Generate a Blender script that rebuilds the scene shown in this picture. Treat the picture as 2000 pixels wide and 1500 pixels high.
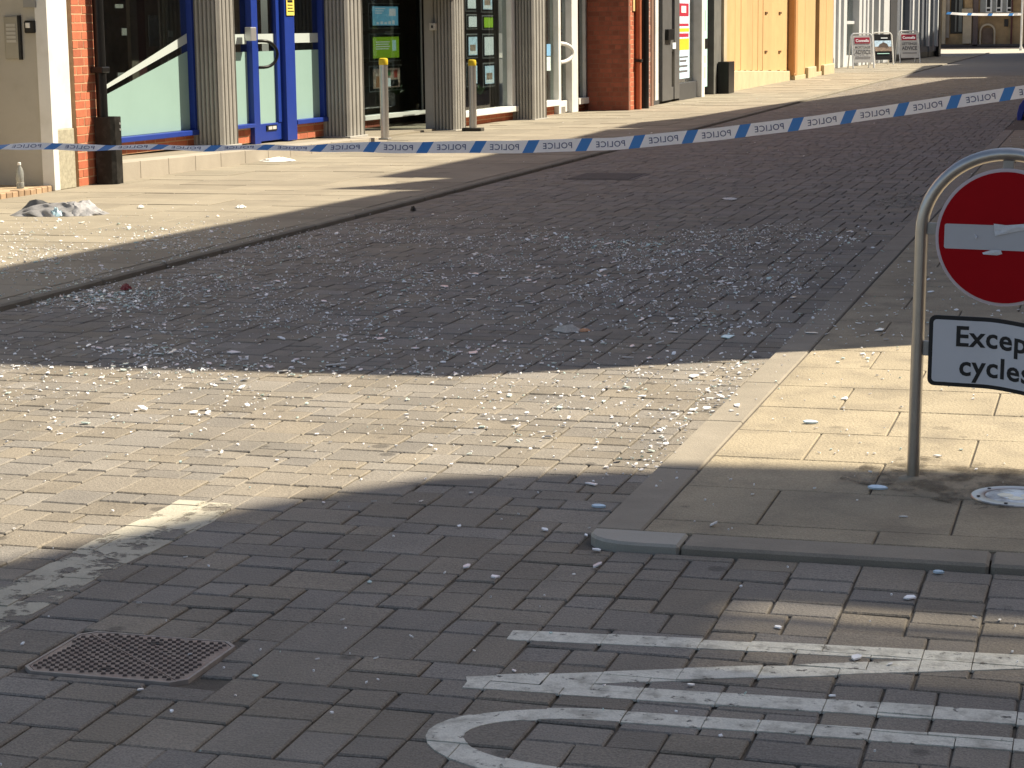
import bpy, math, random
import numpy as np
from mathutils import Matrix, Vector

random.seed(7); rng = np.random.default_rng(7)
scn = bpy.context.scene
for o in list(bpy.data.objects): bpy.data.objects.remove(o)
col = scn.collection

# ------------------------------------------------------------------ camera
# world: X across the street (to the right), Y along the street, Z up, metres
FPX, HCAM, ROLL = 4000.0, 1.55, 0.012
PITCH = math.atan(696 / FPX); YAW = math.radians(16.315)
def cam_rot(yaw, pitch, roll):
    f = np.array([-math.sin(yaw) * math.cos(pitch), math.cos(yaw) * math.cos(pitch), -math.sin(pitch)])
    r = np.array([math.cos(yaw), math.sin(yaw), 0]); u = np.cross(r, f)
    c, s = math.cos(roll), math.sin(roll)
    return np.stack([c * r - s * u, s * r + c * u, -f], 1)
RC = cam_rot(YAW, PITCH, ROLL); CC = np.array([0, 0, HCAM])
cd = bpy.data.cameras.new('camera'); cam = bpy.data.objects.new('camera', cd); col.objects.link(cam)
cam.matrix_world = Matrix([[*RC[0], 0], [*RC[1], 0], [*RC[2], HCAM], [0, 0, 0, 1]])
cd.sensor_width = 36; cd.lens = 36 * FPX / 2000; cd.clip_end = 2000; cd.clip_start = 0.05
scn.camera = cam
scn.render.resolution_x, scn.render.resolution_y = 1024, 768

# ------------------------------------------------------------------ sky, sun, exposure
SUN_AZ, SUN_EL = math.radians(32), math.radians(50)      # azimuth measured from +X towards +Y
w = bpy.data.worlds.new('World'); scn.world = w; w.use_nodes = True
nt = w.node_tree; bg = nt.nodes['Background']
sky = nt.nodes.new('ShaderNodeTexSky'); sky.sky_type = 'NISHITA'; sky.sun_disc = False
sky.sun_elevation = SUN_EL; sky.sun_rotation = math.pi / 2 - SUN_AZ
sky.air_density = 1.0; sky.dust_density = 2.0; sky.ozone_density = 0.6
hz_ = nt.nodes.new('ShaderNodeHueSaturation'); hz_.inputs['Saturation'].default_value = 0.88      # milky summer haze
nt.links.new(sky.outputs[0], hz_.inputs['Color']); nt.links.new(hz_.outputs[0], bg.inputs[0]); bg.inputs[1].default_value = 0.074
sl = bpy.data.lights.new('sun', 'SUN'); sl.energy = 5.0; sl.angle = math.radians(0.5); sl.color = (1.0, 0.885, 0.70)
so = bpy.data.objects.new('sun', sl); col.objects.link(so)
sd = Vector((math.cos(SUN_EL) * math.cos(SUN_AZ), math.cos(SUN_EL) * math.sin(SUN_AZ), math.sin(SUN_EL)))
so.rotation_euler = sd.to_track_quat('Z', 'Y').to_euler(); so.location = (20, 20, 40)
scn.view_settings.view_transform = 'Standard'; scn.view_settings.look = 'None'
scn.view_settings.exposure = 1.0; scn.view_settings.gamma = 1.0

# ------------------------------------------------------------------ pixel -> place helpers (photo pixels, 2000x1500)
def ray(x, y): return RC @ np.array([(x - 1000) / FPX, -(y - 750) / FPX, -1.])
def gz(x, y, z=0.):
    d = ray(x, y); return CC + (z - HCAM) / d[2] * d

# ------------------------------------------------------------------ materials
MATS = {}
def M(name, c, rough=.65, var=.12, scale=6., bump=0., bscale=80., metal=0., spec=.5, rnd=0., hue=0., dirt=None, dscale=3., damt=.5, speck=0., spots=0.):
    if name in MATS: return MATS[name]
    m = bpy.data.materials.new(name); m.use_nodes = True; n = m.node_tree.nodes; L = m.node_tree.links
    p = n['Principled BSDF']; p.inputs['Roughness'].default_value = rough; p.inputs['Metallic'].default_value = metal
    p.inputs['Specular IOR Level'].default_value = spec
    tc = n.new('ShaderNodeTexCoord')
    src = n.new('ShaderNodeNewGeometry').outputs['Position']
    c = (*c, 1)
    no = n.new('ShaderNodeTexNoise'); no.inputs['Scale'].default_value = scale; no.inputs['Detail'].default_value = 6; no.inputs['Roughness'].default_value = .65
    L.new(src, no.inputs['Vector'])
    rp = n.new('ShaderNodeValToRGB'); rp.color_ramp.elements[0].position = .3; rp.color_ramp.elements[1].position = .7
    rp.color_ramp.elements[0].color = tuple(x * (1 - var) for x in c[:3]) + (1,)
    rp.color_ramp.elements[1].color = tuple(min(1, x * (1 + var)) for x in c[:3]) + (1,)
    L.new(no.outputs['Fac'], rp.inputs[0]); out = rp.outputs[0]
    if speck:
        n2 = n.new('ShaderNodeTexNoise'); n2.inputs['Scale'].default_value = bscale * 2.5; n2.inputs['Detail'].default_value = 2; L.new(src, n2.inputs['Vector'])
        mr = n.new('ShaderNodeMapRange'); mr.inputs[1].default_value = .3; mr.inputs[2].default_value = .7
        mr.inputs[3].default_value = 1 - speck; mr.inputs[4].default_value = 1 + speck; L.new(n2.outputs['Fac'], mr.inputs[0])
        mx = n.new('ShaderNodeMix'); mx.data_type = 'RGBA'; mx.blend_type = 'MULTIPLY'; mx.inputs[0].default_value = 1
        L.new(out, mx.inputs[6]); L.new(mr.outputs[0], mx.inputs[7]); out = mx.outputs[2]
    if dirt:
        n3 = n.new('ShaderNodeTexNoise'); n3.inputs['Scale'].default_value = dscale; n3.inputs['Detail'].default_value = 5; n3.inputs['Roughness'].default_value = .6; L.new(src, n3.inputs['Vector'])
        r3 = n.new('ShaderNodeMapRange'); r3.inputs[1].default_value = .48; r3.inputs[2].default_value = .68; r3.inputs[3].default_value = 0; r3.inputs[4].default_value = damt
        L.new(n3.outputs['Fac'], r3.inputs[0])
        mx = n.new('ShaderNodeMix'); mx.data_type = 'RGBA'; L.new(r3.outputs[0], mx.inputs[0]); L.new(out, mx.inputs[6]); mx.inputs[7].default_value = (*dirt, 1); out = mx.outputs[2]
    if spots:                                     # trodden gum and oil spots
        vo = n.new('ShaderNodeTexVoronoi'); vo.inputs['Scale'].default_value = 4.5; L.new(src, vo.inputs['Vector'])
        nz = n.new('ShaderNodeTexNoise'); nz.inputs['Scale'].default_value = 1.7; L.new(src, nz.inputs['Vector'])
        th_ = n.new('ShaderNodeMath'); th_.operation = 'MULTIPLY_ADD'; th_.inputs[1].default_value = .55; th_.inputs[2].default_value = -.17; L.new(nz.outputs['Fac'], th_.inputs[0])
        lt = n.new('ShaderNodeMath'); lt.operation = 'SUBTRACT'; L.new(th_.outputs[0], lt.inputs[0]); L.new(vo.outputs['Distance'], lt.inputs[1])
        mr = n.new('ShaderNodeMapRange'); mr.inputs[1].default_value = 0; mr.inputs[2].default_value = .05; mr.inputs[3].default_value = 1; mr.inputs[4].default_value = 1 - spots; L.new(lt.outputs[0], mr.inputs[0])
        mx = n.new('ShaderNodeMix'); mx.data_type = 'RGBA'; mx.blend_type = 'MULTIPLY'; mx.inputs[0].default_value = 1; L.new(out, mx.inputs[6]); L.new(mr.outputs[0], mx.inputs[7]); out = mx.outputs[2]
    if rnd or hue:
        oi = n.new('ShaderNodeObjectInfo'); ge = n.new('ShaderNodeNewGeometry')
        ad = n.new('ShaderNodeMath'); ad.operation = 'ADD'; L.new(oi.outputs['Random'], ad.inputs[0]); L.new(ge.outputs['Random Per Island'], ad.inputs[1])
        fr = n.new('ShaderNodeMath'); fr.operation = 'FRACT'; L.new(ad.outputs[0], fr.inputs[0])
        hs = n.new('ShaderNodeHueSaturation'); L.new(out, hs.inputs['Color'])
        mr = n.new('ShaderNodeMapRange'); mr.inputs[3].default_value = 1 - rnd; mr.inputs[4].default_value = 1 + rnd; L.new(fr.outputs[0], mr.inputs[0]); L.new(mr.outputs[0], hs.inputs['Value'])
        m5 = n.new('ShaderNodeMath'); m5.operation = 'MULTIPLY'; m5.inputs[1].default_value = 7.13; L.new(fr.outputs[0], m5.inputs[0])
        f5 = n.new('ShaderNodeMath'); f5.operation = 'FRACT'; L.new(m5.outputs[0], f5.inputs[0])
        mr2 = n.new('ShaderNodeMapRange'); mr2.inputs[3].default_value = 1 - hue; mr2.inputs[4].default_value = 1 + hue; L.new(f5.outputs[0], mr2.inputs[0]); L.new(mr2.outputs[0], hs.inputs['Saturation'])
        out = hs.outputs[0]
    L.new(out, p.inputs['Base Color'])
    if bump:
        nb = n.new('ShaderNodeTexNoise'); nb.inputs['Scale'].default_value = bscale; nb.inputs['Detail'].default_value = 5; L.new(src, nb.inputs['Vector'])
        bp = n.new('ShaderNodeBump'); bp.inputs['Strength'].default_value = bump; bp.inputs['Distance'].default_value = .01
        L.new(nb.outputs['Fac'], bp.inputs['Height']); L.new(bp.outputs[0], p.inputs['Normal'])
    MATS[name] = m; return m
def ragged(m, lo=.42, hi=.5, scale=14.):
    """wear a coat of paint away in patches"""
    n = m.node_tree.nodes; L = m.node_tree.links; p = n['Principled BSDF']
    g = n.new('ShaderNodeNewGeometry'); no = n.new('ShaderNodeTexNoise'); no.inputs['Scale'].default_value = scale; no.inputs['Detail'].default_value = 8; no.inputs['Roughness'].default_value = .7
    L.new(g.outputs['Position'], no.inputs['Vector'])
    mr = n.new('ShaderNodeMapRange'); mr.inputs[1].default_value = lo; mr.inputs[2].default_value = hi; L.new(no.outputs['Fac'], mr.inputs[0]); L.new(mr.outputs[0], p.inputs['Alpha'])
    return m
def film_mat(name, c):
    m = bpy.data.materials.new(name); m.use_nodes = True; n = m.node_tree.nodes; L = m.node_tree.links; p = n['Principled BSDF']
    p.inputs['Base Color'].default_value = (*c, 1); p.inputs['Roughness'].default_value = .4; t = n.new('ShaderNodeBsdfTranslucent'); t.inputs[0].default_value = (*c, 1)
    mx = n.new('ShaderNodeMixShader'); mx.inputs[0].default_value = .45; L.new(p.outputs[0], mx.inputs[1]); L.new(t.outputs[0], mx.inputs[2]); L.new(mx.outputs[0], n['Material Output'].inputs[0]); MATS[name] = m; return m
def lit(m, k):
    p = m.node_tree.nodes['Principled BSDF']; src = p.inputs['Base Color'].links[0].from_socket
    m.node_tree.links.new(src, p.inputs['Emission Color']); p.inputs['Emission Strength'].default_value = k; return m
def glass_mat(name, tint=(.75, .8, .8), refl=1.):
    m = bpy.data.materials.new(name); m.use_nodes = True; n = m.node_tree.nodes; L = m.node_tree.links
    n.remove(n['Principled BSDF']); t = n.new('ShaderNodeBsdfTransparent'); t.inputs[0].default_value = (*tint, 1)
    g = n.new('ShaderNodeBsdfGlossy'); g.inputs['Roughness'].default_value = .02; g.inputs[0].default_value = (refl, refl, refl, 1)
    lw = n.new('ShaderNodeLayerWeight'); lw.inputs[0].default_value = .5
    pw = n.new('ShaderNodeMath'); pw.operation = 'POWER'; pw.inputs[1].default_value = 5; L.new(lw.outputs['Facing'], pw.inputs[0])
    fr = n.new('ShaderNodeMath'); fr.operation = 'MULTIPLY_ADD'; fr.inputs[1].default_value = .9; fr.inputs[2].default_value = .04; L.new(pw.outputs[0], fr.inputs[0]); mx = n.new('ShaderNodeMixShader')
    L.new(fr.outputs[0], mx.inputs[0]); L.new(t.outputs[0], mx.inputs[1]); L.new(g.outputs[0], mx.inputs[2]); L.new(mx.outputs[0], n['Material Output'].inputs[0])
    MATS[name] = m; return m

paver_m = M('paver concrete', (.190, .170, .140), .8, .17, 2.2, .45, 85, rnd=.14, hue=.25, speck=.34, dirt=(.22, .195, .15), dscale=.9, damt=.3, spots=.45)
bed_m = M('joint sand', (.11, .095, .075), .95, .25, 9, .5, 200)
slab_m = M('buff concrete slab', (.315, .268, .185), .85, .12, 3, .6, 80, rnd=.03, speck=.26, dirt=(.15, .128, .095), dscale=4, damt=.5, spots=.3)
lslab_m = M('worn grey flagstone', (.25, .222, .168), .85, .12, 1.5, .3, 90, rnd=.11, speck=.08, dirt=(.18, .158, .12), dscale=1.2, damt=.45)
kerb_m = M('kerb concrete', (.25, .222, .175), .85, .12, 5, .3, 140, rnd=.05, speck=.14)
kerbg_m = M('smooth grey kerb stone', (.33, .315, .265), .6, .08, 4, .15, 120, speck=.08)
lkerb_m = M('dark kerb stone', (.215, .195, .15), .85, .15, 4, .3, 90, rnd=.08, speck=.12)
paint_m = ragged(M('road paint', (.62, .605, .52), .75, .12, 10, .4, 90, speck=.12, dirt=(.26, .245, .2), dscale=16, damt=.75), .34, .42, 26)
oldpaint_m = ragged(M('old worn paint', (.40, .375, .30), .85, .16, 6, .3, 90, speck=.14), .43, .50, 7)
smear_m = ragged(M('chalky smear', (.36, .335, .28), .9, .1, 6), .5, .62, 9)
iron_m = M('rusty cast iron', (.29, .235, .19), .6, .2, 14, .4, 90, metal=.1, dirt=(.27, .18, .14), dscale=16, damt=.45)
iron_d = M('dark iron', (.03, .028, .026), .6, .2, 14, metal=.3)
steel_m = M('brushed stainless steel', (.46, .44, .41), .32, .06, 20, .05, 200, metal=1)
steel_b = M('bollard steel', (.55, .53, .50), .38, .05, 20, metal=.9)
galv_m = M('galvanised bracket', (.36, .345, .32), .5, .12, 20, metal=.6)
red_m = M('no entry red', (.36, .0015, .006), .55, .05, 12, spec=.12)
signw_m = M('reflective white sheeting', (.50, .50, .51), .5, .04, 6)
signrim_m = M('sign rim', (.58, .50, .51), .5, .05, 10)
plate_m = M('plate sheeting', (.62, .62, .63), .5, .03, 5)
black_m = M('black vinyl', (.006, .006, .007), .5, .1, 10)
scrap_m = M('torn white tape', (.68, .70, .72), .4, .08, 40, .5, 60)
glassw_m = M('broken glass', (.97, .96, .93), .25, .12, 60, spec=.9, rnd=.2)
glassg_m = M('greenish broken glass', (.60, .74, .69), .12, .12, 60, spec=.9, rnd=.2)
glassb_m = M('bluish glass', (.55, .70, .80), .10, .1, 60, spec=.9)
tapew_m = film_mat('white tape film', (.95, .95, .95))
tapeb_m = film_mat('blue tape film', (.07, .25, .62))
tapet_m = M('tape lettering', (.06, .08, .17), .5, .05, 8)
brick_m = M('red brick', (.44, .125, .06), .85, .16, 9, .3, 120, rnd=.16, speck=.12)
brickd_m = M('brown and shaded brick', (.24, .065, .035), .85, .16, 9, .3, 120, rnd=.2, speck=.12)
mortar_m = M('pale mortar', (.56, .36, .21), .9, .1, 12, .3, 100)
mortard_m = M('brown and shaded mortar', (.20, .085, .05), .9, .1, 12, .3, 100)
white_m = M('white gloss paint', (.74, .74, .71), .5, .04, 3, dirt=(.5, .48, .42), dscale=2.5, damt=.4)
grey_m = M('grey painted render', (.46, .44, .385), .75, .06, 3, .1, 60, dirt=(.33, .31, .26), dscale=3, damt=.45)
cream_m = M('cream jamb', (.40, .37, .29), .7, .1, 8)
granite_m = M('speckled plinth stone', (.36, .335, .25), .7, .25, 28, .2, 90)
blackp_m = M('black gloss paint', (.009, .009, .009), .35, .2, 12, spec=.3)
blackw_m = M('worn black paint', (.012, .0115, .011), .4, .3, 12, spec=.2, dirt=(.09, .085, .08), dscale=9, damt=.3)
blue_m = M('royal blue paint', (.009, .035, .25), .42, .08, 4)
frost_m = M('frosted film', (.25, .385, .35), .6, .03, 2)
frosth_m = M('frosted band', (.45, .51, .49), .6, .03, 2)
stonec_m = M('grey fluted stone', (.35, .34, .31), .8, .08, 3, .15, 60, dirt=(.26, .25, .22), dscale=2.2, damt=.4)
plinth_m = M('plinth concrete', (.34, .305, .25), .85, .08, 3, .2, 60, rnd=.05)
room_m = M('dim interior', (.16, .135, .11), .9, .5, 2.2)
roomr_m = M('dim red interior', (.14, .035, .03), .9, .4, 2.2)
pane_m = glass_mat('window glass')
alu_m = M('aluminium', (.6, .6, .6), .35, .04, 10, metal=.7)
yellow_m = M('yellow cap', (.62, .46, .02), .5, .06, 10)
ply_m = M('plywood hoarding', (.55, .36, .165), .7, .07, 2, rnd=.07)
plyd_m = M('darker plywood', (.50, .25, .09), .7, .08, 2)
conc_m = M('pale concrete base', (.52, .43, .27), .85, .08, 3, .2, 50, dirt=(.38, .33, .22), dscale=2, damt=.4)
dgrey_m = M('charcoal shopfront paint', (.06, .062, .066), .5, .08, 4)
mgrey_m = M('slate grey shopfront paint', (.145, .16, .185), .5, .06, 4)
lgrey_m = M('pale grey shopfront paint', (.60, .62, .63), .5, .05, 4)
lime_m = M('weathered limestone', (.36, .25, .125), .9, .25, 1.2, .3, 20, dirt=(.16, .11, .065), dscale=.9, damt=.7)
limel_m = M('pale limestone', (.46, .38, .26), .9, .2, 1.2, .3, 20)
tarmac_m = M('far road', (.15, .14, .13), .9, .12, 1, .2, 30)
slate_m = M('roof slate', (.08, .08, .09), .8, .15, 3)
ground_m = M('ground', (.16, .15, .13), .95, .15, 2)

# ------------------------------------------------------------------ mesh builder
class MB:
    def __init__(s): s.v = []; s.f = []; s.m = []; s.cur = 0
    def add(s, vs, fs):
        o = len(s.v); s.v += [tuple(map(float, p)) for p in vs]
        for f in fs: s.f.append(tuple(i + o for i in f)); s.m.append(s.cur)
        return s
    def box(s, x0, x1, y0, y1, z0, z1):
        return s.add([(x0, y0, z0), (x1, y0, z0), (x1, y1, z0), (x0, y1, z0), (x0, y0, z1), (x1, y0, z1), (x1, y1, z1), (x0, y1, z1)],
                     [(0, 3, 2, 1), (4, 5, 6, 7), (0, 1, 5, 4), (1, 2, 6, 5), (2, 3, 7, 6), (3, 0, 4, 7)])
    def prism(s, poly, a, b, axis='z'):
        """poly 2-d outline extruded from a to b; axis z:(x,y) x:(y,z) y:(x,z)"""
        ar = sum(poly[i][0] * poly[(i + 1) % len(poly)][1] - poly[(i + 1) % len(poly)][0] * poly[i][1] for i in range(len(poly)))
        if (ar < 0) ^ (axis == 'y'): poly = poly[::-1]
        q = {'z': lambda p, t: (p[0], p[1], t), 'x': lambda p, t: (t, p[0], p[1]), 'y': lambda p, t: (p[0], t, p[1])}[axis]
        n = len(poly); vs = [q(p, a) for p in poly] + [q(p, b) for p in poly]
        fs = [tuple(range(n - 1, -1, -1)), tuple(range(n, 2 * n))] + [(i, (i + 1) % n, n + (i + 1) % n, n + i) for i in range(n)]
        return s.add(vs, fs)
    def tube(s, pts, r, n=12, closed=False, caps=True):
        P = [Vector(p) for p in pts]; rings = []; up = None
        for i, p in enumerate(P):
            t = (P[min(i + 1, len(P) - 1)] - P[max(i - 1, 0)]).normalized()
            if up is None: up = t.orthogonal().normalized()
            else: up = (up - t * up.dot(t)).normalized()
            b = t.cross(up); rr = r[i] if isinstance(r, (list, tuple)) else r
            rings.append([p + (up * math.cos(2 * math.pi * k / n) + b * math.sin(2 * math.pi * k / n)) * rr for k in range(n)])
        vs = [v for g in rings for v in g]; fs = []
        for i in range(len(P) - 1):
            for k in range(n): fs.append((i * n + k, i * n + (k + 1) % n, (i + 1) * n + (k + 1) % n, (i + 1) * n + k))
        if caps: fs += [tuple(range(n - 1, -1, -1)), tuple((len(P) - 1) * n + k for k in range(n))]
        return s.add(vs, fs)
    def lathe(s, prof, n=24, c=(0, 0, 0)):
        vs = []; fs = []
        for r, z in prof:
            for k in range(n): a = 2 * math.pi * k / n; vs.append((c[0] + r * math.cos(a), c[1] + r * math.sin(a), c[2] + z))
        for i in range(len(prof) - 1):
            for k in range(n): fs.append((i * n + k, i * n + (k + 1) % n, (i + 1) * n + (k + 1) % n, (i + 1) * n + k))
        fs += [tuple(range(n - 1, -1, -1)), tuple((len(prof) - 1) * n + k for k in range(n))]
        return s.add(vs, fs)
    def mesh(s, name, mats):
        me = bpy.data.meshes.new(name); me.from_pydata(s.v, [], s.f)
        for m in (mats if isinstance(mats, (list, tuple)) else [mats]): me.materials.append(m)
        if any(s.m): me.polygons.foreach_set('material_index', s.m)
        me.update(); return me
    def build(s, name, mats, parent=None, smooth=False, bevel=0, loc=None):
        o = bpy.data.objects.new(name, s.mesh(name, mats)); col.objects.link(o)
        if parent is not None:
            o.parent = parent; o.location = (0, -parent.get('_y0', 0), 0)
        if loc is not None: o.location = loc
        if smooth:
            o.data.polygons.foreach_set('use_smooth', [True] * len(o.data.polygons))
            try: o.data.set_sharp_from_angle(angle=math.radians(38))
            except Exception: pass
        if bevel:
            b = o.modifiers.new('bevel', 'BEVEL'); b.width = bevel; b.segments = 2; b.limit_method = 'ANGLE'; b.angle_limit = math.radians(40)
        return o
def tag(o, label=None, cat=None, group=None, kind=None):
    for k, v in (('label', label), ('category', cat), ('group', group), ('kind', kind)):
        if v: o[k] = v
    return o
def empty(name, loc, label, cat, group=None, rz=0., y0=0.):
    o = bpy.data.objects.new(name, None); col.objects.link(o); o.location = loc; o.rotation_euler[2] = rz; o.empty_display_size = .1
    if y0: o['_y0'] = y0
    return tag(o, label, cat, group)
class Fr:
    """vertical plane along a facade: local X out to the street, Y along it, Z up"""
    def __init__(s, A, B):
        s.A = np.array(A[:2], float); d = np.array(B[:2], float) - s.A; s.u = d / np.linalg.norm(d); s.n = np.array([s.u[1], -s.u[0]]); s.th = math.atan2(-s.u[0], s.u[1])
    def p(s, x, y, off=0.):
        d = ray(x, y); t = (s.n @ (s.A + off * s.n) - s.n @ CC[:2]) / (s.n @ d[:2]); P = CC + t * d
        return float((P[:2] - s.A) @ s.u), float(P[2])
    def Y(s, x, y=150, off=0.): return s.p(x, y, off)[0]
    def Z(s, x, y, off=0.): return s.p(x, y, off)[1]
    def loc(s, P):
        d = np.array(P[:2]) - s.A; return float(d @ s.n), float(d @ s.u)
    def world(s, x, y): return s.A + s.n * x + s.u * y
    def thing(s, name, y0, label, cat, group=None, z=0.):
        P = s.world(0, y0); return empty(name, (P[0], P[1], 0), label, cat, group, s.th, y0)
def text_mesh(body, size, align='CENTER', offset=0., spacing=1.):
    c = bpy.data.curves.new('t', 'FONT'); c.body = body; c.size = size; c.align_x = align; c.offset = offset; c.space_character = spacing; c.resolution_u = 3
    o = bpy.data.objects.new('t', c); col.objects.link(o); dg = bpy.context.evaluated_depsgraph_get(); dg.update()
    me = bpy.data.meshes.new_from_object(o.evaluated_get(dg)); bpy.data.objects.remove(o); bpy.data.curves.remove(c)
    vs = [tuple(v.co) for v in me.vertices]; fs = [tuple(p.vertices) for p in me.polygons]; bpy.data.meshes.remove(me); return vs, fs

LZ, RZ = 0.034, 0.024           # pavement heights left / right
XL, XR, YC = -6.02, -1.49, 5.88  # left kerb line, right kerb line, right pavement's front edge

# ================================================================== SETTING
g = MB(); g.add([(-400, -200, -.06), (400, -200, -.06), (400, 600, -.06), (-400, 600, -.06)], [(0, 1, 2, 3)])
tag(g.build('ground', ground_m), kind='structure')

# ---------- road: mixed-size concrete block paving, every block real
road = MB(); road.add([(-14, -3, -.009), (9, -3, -.009), (9, 62, -.009), (-14, 62, -.009)], [(0, 1, 2, 3)])
road = tag(road.build('road', bed_m), kind='structure')
MOD = .0615
def skyline(x0, x1, y0, y1):
    n = int(round((x1 - x0) / MOD)); segs = [[0, n, 0]]; H = int((y1 - y0) / MOD); out = []
    while True:
        i = min(range(len(segs)), key=lambda k: segs[k][2]); a, L, h = segs[i]
        if h >= H: break
        opts = [k for k in (2, 2, 2, 3, 3, 3, 4) if k == L or L - k >= 2]
        wv = random.choice(opts) if opts else L
        hv = random.choice((2, 2, 3, 3, 3, 4)) if wv > 2 else random.choice((2, 2, 3, 3))
        nb = [segs[k][2] - h for k in (i - 1, i + 1) if 0 <= k < len(segs)]
        good = [d for d in nb if d in (2, 3, 4)]
        if good and random.random() < .45: hv = random.choice(good)
        out.append((x0 + a * MOD, y0 + h * MOD, wv * MOD, hv * MOD))
        new = [[a, wv, h + hv]]
        if L > wv: new.append([a + wv, L - wv, h])
        segs[i:i + 1] = new; k = 0
        while k < len(segs) - 1:
            if segs[k][2] == segs[k + 1][2]: segs[k][1] += segs[k + 1][1]; del segs[k + 1]
            else: k += 1
    return out
cover = (-2.55, -2.095, 4.315, 4.675)
def overlaps(b, r): return b[0] < r[1] and b[0] + b[2] > r[0] and b[1] < r[3] and b[1] + b[3] > r[2]
blocks = []
for b in skyline(XL + .02, XL + .02 + 140 * MOD, 2.0, 62):
    x, y, ww, hh = b
    if x + ww > XR - .005 and y + hh > YC - .07:          # under the right pavement: drop or cut back
        cand = []
        if XR - .005 - x > .03: cand.append((x, y, XR - .005 - x, hh))
        if YC - .07 - y > .03: cand.append((x, y, ww, YC - .07 - y))
        if not cand: continue
        b = max(cand, key=lambda c: c[2] * c[3])
    blocks.append(b)
fix = []
for b in blocks:
    if overlaps(b, cover):                       # cut blocks back round the iron cover
        x, y, ww, hh = b; c0, c1, d0, d1 = cover
        cand = []
        if x < c0: cand.append((x, y, c0 - x, hh))
        if x + ww > c1: cand.append((c1, y, x + ww - c1, hh))
        if y < d0: cand.append((x, y, ww, d0 - y))
        if y + hh > d1: cand.append((x, d1, ww, y + hh - d1))
        cand = [c for c in cand if c[2] > .02 and c[3] > .02]
        if cand: fix.append(max(cand, key=lambda c: c[2] * c[3]))
    else: fix.append(b)
blocks = fix
def block_geo(w_, h_, jit=True):
    gp = random.uniform(.0022, .0048); x0, x1, y0, y1 = gp, w_ - gp, gp, h_ - gp; e = .004
    t = [random.uniform(-.0012, .0012) for _ in range(4)] if jit else [0] * 4
    j = lambda: random.uniform(-.0026, .0026) if jit else 0
    C = [(x0 + j(), y0 + j()), (x1 + j(), y0 + j()), (x1 + j(), y1 + j()), (x0 + j(), y1 + j())]
    sg = [(1, 1), (-1, 1), (-1, -1), (1, -1)]
    vs = [(c[0], c[1], -.03) for c in C] + [(c[0], c[1], -.004 + t[k]) for k, c in enumerate(C)] + [(c[0] + e * sg[k][0], c[1] + e * sg[k][1], t[k]) for k, c in enumerate(C)]
    fs = [(8, 9, 10, 11)] + [(k, (k + 1) % 4, 4 + (k + 1) % 4, 4 + k) for k in range(4)] + [(4 + k, 4 + (k + 1) % 4, 8 + (k + 1) % 4, 8 + k) for k in range(4)]
    return vs, fs
def screen(P):
    d = RC.T @ (np.array(P, float) - CC)
    return (1000 + FPX * d[0] / -d[2], 750 - FPX * d[1] / -d[2], -d[2]) if d[2] < -.05 else (-9999, -9999, 1)
def visible(P, mg=30):
    s = screen(P); return -mg < s[0] < 2000 + mg and -mg < s[1] < 1500 + mg
rank = []
for b in blocks:
    c = (b[0] + b[2] / 2, b[1] + b[3] / 2, 0); s = screen(c)
    rank.append((b[2] * b[3] / s[2] ** 3 if visible(c) else -1))
order = sorted(range(len(blocks)), key=lambda i: -rank[i])
solo = set(i for i in order[:300] if rank[i] > 0)
bdz = [random.uniform(-.002, .002) for _ in blocks]
rest = MB(); paver_shapes = {}
for i, b in enumerate(blocks):
    if i in solo:
        key = (round(b[2], 3), round(b[3], 3), random.randrange(3))
        if key not in paver_shapes:
            vs, fs = block_geo(b[2], b[3]); me = bpy.data.meshes.new('paver'); me.from_pydata(vs, [], fs); me.materials.append(paver_m); paver_shapes[key] = me
        o = bpy.data.objects.new('paver', paver_shapes[key]); col.objects.link(o); o.parent = road; o.location = (b[0], b[1], bdz[i])
    else:
        if b[1] > 3 or True:
            vs, fs = block_geo(b[2], b[3]); dz = bdz[i]
            rest.add([(v[0] + b[0], v[1] + b[1], v[2] + dz) for v in vs], fs)
tag(rest.build('paver_field', paver_m, road), kind='stuff')
fr_ = MB(); fr_.box(-14, 9, 62.004, 104.5, -.05, .0)
tag(fr_.build('far_road', tarmac_m), kind='structure')
fr_ = MB(); fr_.box(-60, 60, 104.504, 124, -.05, -.004)
tag(fr_.build('cross_road', M('pale far road', (.40, .37, .31), .9, .1, 1)), kind='structure')

# ---------- slabs helper: one bevelled slab at its place
def slab(parent, name, poly, z0, z1, m, bev=.004):
    cx = sum(p[0] for p in poly) / len(poly); cy = sum(p[1] for p in poly) / len(poly)
    b = MB(); b.prism([(p[0] - cx, p[1] - cy) for p in poly], z0, z1); o = b.build(name, m, parent, loc=(cx, cy, 0))
    if bev:
        md = o.modifiers.new('bevel', 'BEVEL'); md.width = bev; md.segments = 1
    return o
def rectp(x0, x1, y0, y1): return [(x0, y0), (x1, y0), (x1, y1), (x0, y1)]

# ---------- right pavement
rp = MB(); rp.add([(XR + .02, YC + .02, RZ - .008), (6, YC + .02, RZ - .008), (6, 60, RZ - .008), (XR + .02, 60, RZ - .008)], [(0, 1, 2, 3)])
rp = tag(rp.build('pavement_right', bed_m), kind='structure')
KW = .15; y = YC + .26; row = 0
while y < 30:
    d = .5 + random.uniform(-.01, .01); x = XR + KW + .004 - (0 if row % 2 else .0); first = .30 + .29 * (row % 2) + random.uniform(-.03, .03); wv = first
    while x < 1.4:
        slab(rp, 'slab', rectp(x + .003, x + wv - .003, y + .003, y + d - .003), RZ - .05, RZ + random.uniform(-.0015, .0015), slab_m)
        x += wv; wv = .59 + random.uniform(-.02, .02)
    y += d; row += 1
x = XR + KW; wv = .54                            # narrow course behind the front kerb
y = YC + .10
slab(rp, 'slab', rectp(XR + KW + .003, XR + KW + .70, y + .003, YC + .257), RZ - .05, RZ, slab_m)
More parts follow.
